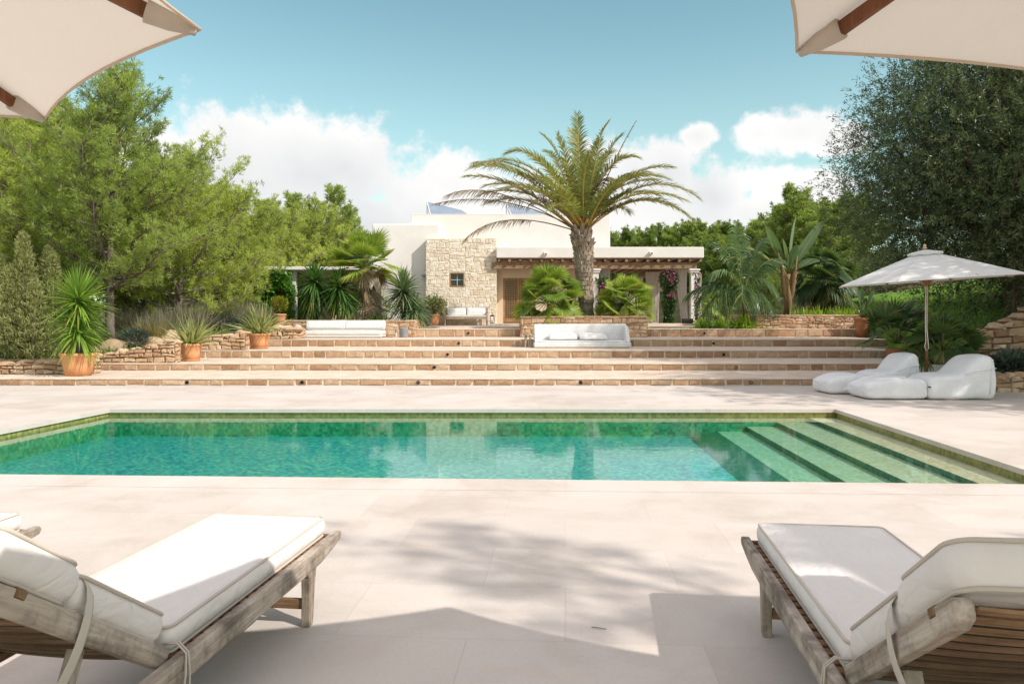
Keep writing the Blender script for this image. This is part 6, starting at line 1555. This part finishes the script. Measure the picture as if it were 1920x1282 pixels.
# ---- bean bag loungers
def soft(mb, secs, W, y0, ex=3.4, n=24, seed=0, amp=0.012):
    """secs: (l, z0, z1, width factor) sections along x"""
    rg = random.Random(seed); vs = []; ph = [rg.uniform(0, 6) for _ in range(6)]
    for (l, z0, z1, wf) in secs:
        for j in range(n):
            a = 2 * math.pi * j / n; c_, s_ = math.cos(a), math.sin(a)
            r_ = (abs(c_) ** ex + abs(s_) ** ex) ** (-1 / ex)
            y = y0 + W / 2 + W / 2 * wf * r_ * c_; z = (z0 + z1) / 2 + (z1 - z0) / 2 * r_ * s_
            k = amp * (math.sin(l * 13 + ph[0] + 3 * a) + math.sin(l * 23 + ph[1] - 4 * a) * 0.6)
            vs.append((l + k * 0.5, y + k * c_, max(z + k * s_, 0.004)))
    m_ = len(secs)
    fs = [(i * n + j, (i + 1) * n + j, (i + 1) * n + (j + 1) % n, i * n + (j + 1) % n) for i in range(m_ - 1) for j in range(n)]
    fs += [tuple(range(n)), tuple((m_ - 1) * n + j for j in range(n - 1, -1, -1))]
    mb.add(vs, fs)
def beanbag(label, loc, rz, seed):
    t = thing('bean_bag_lounger', label, 'bean bag', loc, rz, 'white bean bag loungers')
    W = 0.86
    mb = MB(); soft(mb, [(-1.06, .12, .17, .6), (-1.055, 0.06, 0.22, .86), (-1.03, 0.02, .255, .94), (-0.9, 0.0, .315, .985), (-0.7, 0, .365, 1.0), (-0.45, 0, .385, 1.0), (-0.22, 0, .375, 1.0), (-0.08, 0.0, .35, .985), (-0.03, .015, .325, .96), (-0.005, .05, .28, .9), (0.0, .12, .2, .6)], W, 0, 6.5, 44, seed, 0.009)
    mb.build('foot_section', M['bag'], t, smooth=True, sub=1)
    mb = MB(); soft(mb, [(0.0, .13, .2, .6), (0.005, .05, .30, .9), (0.03, 0.01, .36, .965), (0.1, 0, .405, .99), (0.25, 0, .43, 1.0), (0.45, 0, .435, 1.0), (0.56, 0, .455, 1.0), (0.62, 0, .50, 1.0), (0.72, 0, .61, 1.0), (0.83, 0, .715, 1.0), (0.90, 0, .755, 1.0), (1.0, 0, .765, 1.0), (1.09, 0, .765, .99), (1.125, .01, .745, .97), (1.14, .04, .70, .93), (1.145, .2, .5, .6)], W, 0, 7.5, 44, seed + 1, 0.010)
    bd = mb.build('seat_section', M['bag'], t, smooth=True, sub=1)
    mb = MB(); mb.box((0.0, -0.005, 0.225), (0.05, 0.014, 0.022)); mb.build('buckle', M['dark'], bd, bevel=0.004)
    mb = MB(); mb.tube([(0.60, -0.006, 0.44), (0.80, -0.012, 0.50), (1.0, -0.014, 0.53), (1.13, 0.0, 0.55)], 0.008, 5); mb.tube([(1.02, -0.01, 0.10), (1.05, -0.012, 0.4), (1.08, 0.0, 0.70)], 0.006, 5); mb.build('seam', M['bag'], bd, smooth=True)
    return t
b0 = beanbag('nearer white bean bag lounger with its back at the right edge', (7.15, 13.0, 0), R(-1), 3)
b1 = copy_tree(b0); b1.location = (6.66, 14.0, 0); b1.scale = (0.78, 0.9, 0.98); b1.rotation_euler = (0, 0, R(2)); b1['label'] = 'farther white bean bag lounger left of the parasol pole'

# ---- white garden sofas on the steps
ls = thing('garden_sofa', 'white garden sofa with two bolsters on the fourth step at left', 'sofa', (xa(641, 25.3), 25.2, RZ[3])); xw = (xa(716, 25.2) - xa(566, 25.2)) / 2
mb = MB(); mb.bb(-xw, xw, 0, 0.95, 0.02, 0.10); mb.build('plinth', M['sofa'], ls, bevel=0.02)
cushion('seat_pad', ls, 0.88, 2 * xw, 0.14, Matrix.Translation((0, 0.0, 0.10)), 'sofa', 0.02, 0.05, 0.005, seed=5)
for sx in (-1, 1):
    MM = Matrix.Translation((sx * xw * 0.5, 0.76, 0.255)) @ Matrix.Rotation(R(72), 4, 'X')
    cushion('bolster', ls, 0.27, xw * 0.99, 0.19, MM, 'sofa', 0.05, 0.06, 0.005, seed=7 + sx, wav=0.004, side=0.03)
rs = thing('garden_sofa', 'white garden sofa with high back and two flat pillows against the central planter', 'sofa', (xa(1092, 22.4), 22.3, RZ[2])); xw = (xa(1183, 22.3) - xa(1000, 22.3)) / 2
mb = MB(); mb.bb(-xw, xw, 0, 0.98, 0.01, 0.165); mb.build('seat_base', M['sofa'], rs, bevel=0.035)
mb = MB(); q = [(-xw * 0.985, 0.80), (xw * 0.985, 0.80), (xw * 0.985, 0.98), (-xw * 0.985, 0.98)]
mb.hexa([(x, y, 0.166) for x, y in q] + [(x, y + 0.05, 0.69 + 0.02 * (x > 0)) for x, y in q]); mb.build('back', M['sofa'], rs, bevel=0.05, seg=3)
for sx in (-1, 1):
    mb = MB(); x0_ = sx * xw * 0.985; x1_ = x0_ - sx * 0.11
    a_, b_ = min(x0_, x1_), max(x0_, x1_)
    mb.hexa([(a_, 0.03, 0.166), (b_, 0.03, 0.166), (b_, 0.79, 0.166), (a_, 0.79, 0.166), (a_, 0.42, 0.60), (b_, 0.42, 0.60), (b_, 0.79, 0.675), (a_, 0.79, 0.675)]); mb.build('arm', M['sofa'], rs, bevel=0.03)
cushion('seat_pad', rs, 0.74, 2 * xw * 0.9, 0.035, Matrix.Translation((0, 0.04, 0.167)), 'sofa', 0.015, 0.04, 0.0, seed=11)
for x in (-0.55, 0.36):
    MM = Matrix.Translation((x, 0.30, 0.235)) @ Matrix.Rotation(R(14), 4, 'X')
    cushion('pillow', rs, 0.46, 0.78, 0.07, MM, 'sofa', 0.07, 0.07, 0.004, seed=int(13 + x * 10), wav=0.006, side=0.03)
# stool, lanterns, pouf, bench, basket
p = dp(990, 650, 22.7); p.z = RZ[2]
t = thing('wooden_stool', 'small weathered wooden stool at the left end of the right sofa', 'stool', p)
mb = MB(); mb.lathe([(0.14, 0.355), (0.155, 0.365), (0.155, 0.40), (0.14, 0.41)], 16); mb.build('seat', M['bench_wood'], t)
for k in range(4):
    a = R(45 + 90 * k); mb = MB(); mb.tube([(0.13 * math.cos(a), 0.13 * math.sin(a), 0), (0.09 * math.cos(a), 0.09 * math.sin(a), 0.36)], [0.026, 0.034], 8); mb.build('leg', M['bench_wood'], t)
def lantern(label, loc, w_, h_, mat, cat='lantern'):
    t = thing('lantern', label, cat, loc); q = w_ / 2
    mb = MB(); mb.bb(-q, q, -q, q, 0, 0.03); mb.build('base', M[mat], t, bevel=0.004)
    for sx in (-1, 1):
        for sy in (-1, 1):
            mb = MB(); mb.bb(sx * q * .9 - .009, sx * q * .9 + .009, sy * q * .9 - .009, sy * q * .9 + .009, 0.03, h_ * 0.68); mb.build('post', M[mat], t)
    mb = MB(); zt_ = h_ * 0.68; mb.bb(-q * 1.05, q * 1.05, -q * 1.05, q * 1.05, zt_, zt_ + 0.02)
    c8 = [(-q, -q, zt_ + .02), (q, -q, zt_ + .02), (q, q, zt_ + .02), (-q, q, zt_ + .02)] + [(x * q * 0.4, y * q * 0.4, h_ * 0.86) for x, y in ((-1, -1), (1, -1), (1, 1), (-1, 1))]
    mb.hexa(c8); mb.build('roof', M[mat], t, bevel=0.003)
    mb = MB(); mb.tube([(q * 0.5 * math.cos(a), 0, h_ * 0.90 + q * 0.5 * math.sin(a)) for a in [i * math.pi / 8 for i in range(16)]], 0.006, 5, closed=True); mb.build('ring', M[mat], t)
    mb = MB(); mb.lathe([(q * 0.45, 0.03), (q * 0.45, h_ * 0.30), (0.01, h_ * 0.31)], 12); mb.build('candle', M['sofa'], t)
p = dp(923, 609, 32.6); p.z = PLINTH_Z + 0.09; lantern('black iron lantern beside the bench at the door', p, 0.19, 0.44, 'iron')
p = dp(742, 634, 25.5); p.z = RZ[3]; lantern('pale metal lantern beside the zinc bucket right of the left sofa', p, 0.17, 0.52, 'finial')
p = dp(757, 634, 25.7); p.z = RZ[3]; t = thing('zinc_bucket', 'grey zinc bucket right of the left sofa', 'bucket', p)
mb = MB(); mb.lathe([(0.125, 0.0), (0.14, 0.02), (0.15, 0.30), (0.158, 0.31), (0.15, 0.32), (0.135, 0.30), (0.12, 0.05)], 24); mb.build('body', M['zinc'], t, smooth=True)
mb = MB(); mb.tube([(0.155 * math.cos(a), 0, 0.28 - 0.10 * math.sin(a) + 0.04) for a in [i * math.pi / 10 for i in range(11)]], 0.006, 5); mb.build('handle', M['zinc'], t)
p = dp(556, 634, 25.2); p.z = RZ[3]; t = thing('round_pouf', 'round grey pouf tipped against the left end of the left sofa', 'pouf', p)
mb = MB(); mb.lump((0, 0, 0.19), (0.20, 0.20, 0.20), 4, 14, 0.95); mb.build('body', M['pouf'] if 'pouf' in M else M['zinc'], t, smooth=True)
mb = MB(); mb.lump((0.12, -0.14, 0.06), (0.20, 0.14, 0.07), 6, 10, 0.9); mb.build('towel', M['sofa'], t, smooth=True)
bx0, bx1, by = hx(833.5, 32.85), hx(914, 32.85), 32.8
t = thing('wooden_bench', 'weathered wooden bench with two pale cushions against the stone bay', 'bench', ((bx0 + bx1) / 2, by, PLINTH_Z)); hw = (bx1 - bx0) / 2
for sx in (-1, 1):
    for y, h_ in ((0.03, 0.56), (0.50, 0.77)):
        mb = MB(); mb.bb(sx * (hw - .03) - .03, sx * (hw - .03) + .03, y - .03, y + .03, 0, h_); mb.build('leg', M['bench_wood'], t, bevel=0.005)
    mb = MB(); mb.bb(sx * (hw - .03) - .035, sx * (hw - .03) + .035, -0.02, 0.46, 0.562, 0.592); mb.build('armrest', M['bench_wood'], t, bevel=0.006)
mb = MB(); mb.bb(-hw + .062, hw - .062, 0.0, 0.46, 0.36, 0.385); mb.bb(-hw + .062, hw - .062, -0.002, 0.02, 0.28, 0.358); mb.build('seat', M['bench_wood'], t, bevel=0.005)
mb = MB(); mb.bb(-hw + .062, hw - .062, 0.485, 0.515, 0.70, 0.77)
for i in range(9):
    x = -hw + .1 + (2 * hw - .2) * i / 8; mb.bb(x - 0.02, x + 0.02, 0.49, 0.51, 0.386, 0.698)
mb.build('back', M['bench_wood'], t, bevel=0.004)
cushion('seat_pad', t, 0.44, 2 * hw - 0.14, 0.06, Matrix.Translation((0, 0.01, 0.386)), 'sofa', 0.015, 0.03, 0.004, seed=21)
for sx in (-1, 1):
    MM = Matrix.Translation((sx * hw * 0.46, 0.40, 0.455)) @ Matrix.Rotation(R(76), 4, 'X'); cushion('back_cushion', t, 0.30, hw * 0.85, 0.08, MM, 'sofa', 0.05, 0.04, 0.004, seed=23 + sx, wav=0.003)
p = dp(1289, 605, 32.35); p.z = PLINTH_Z + 0.09
t = thing('wicker_basket', 'black wicker basket with arched lid at the foot of the porch corner', 'basket', p)
mb = MB(); mb.bb(-0.22, 0.22, -0.14, 0.14, 0, 0.13); mb.build('body', M['wicker'], t, bevel=0.02)
mb = MB(); mb.extr([(-0.145, 0.131), (0.145, 0.131), (0.13, 0.17), (0.08, 0.20), (0.0, 0.215), (-0.08, 0.20), (-0.13, 0.17)], -0.225, 0.225); mb.build('lid', M['wicker'], t, bevel=0.015)
p = gp(1122, 1178); t = MB(); t.tube([(-0.03, 0.01, 0.004), (-0.01, 0.003, 0.006), (0.015, -0.008, 0.005), (0.035, -0.012, 0.004)], 0.0019, 5)
o = t.build('twig', M['bark']); o.location = p; tag(o, 'small dark twig lying on the shaded deck', 'twig')
p = gp(1125, 760);
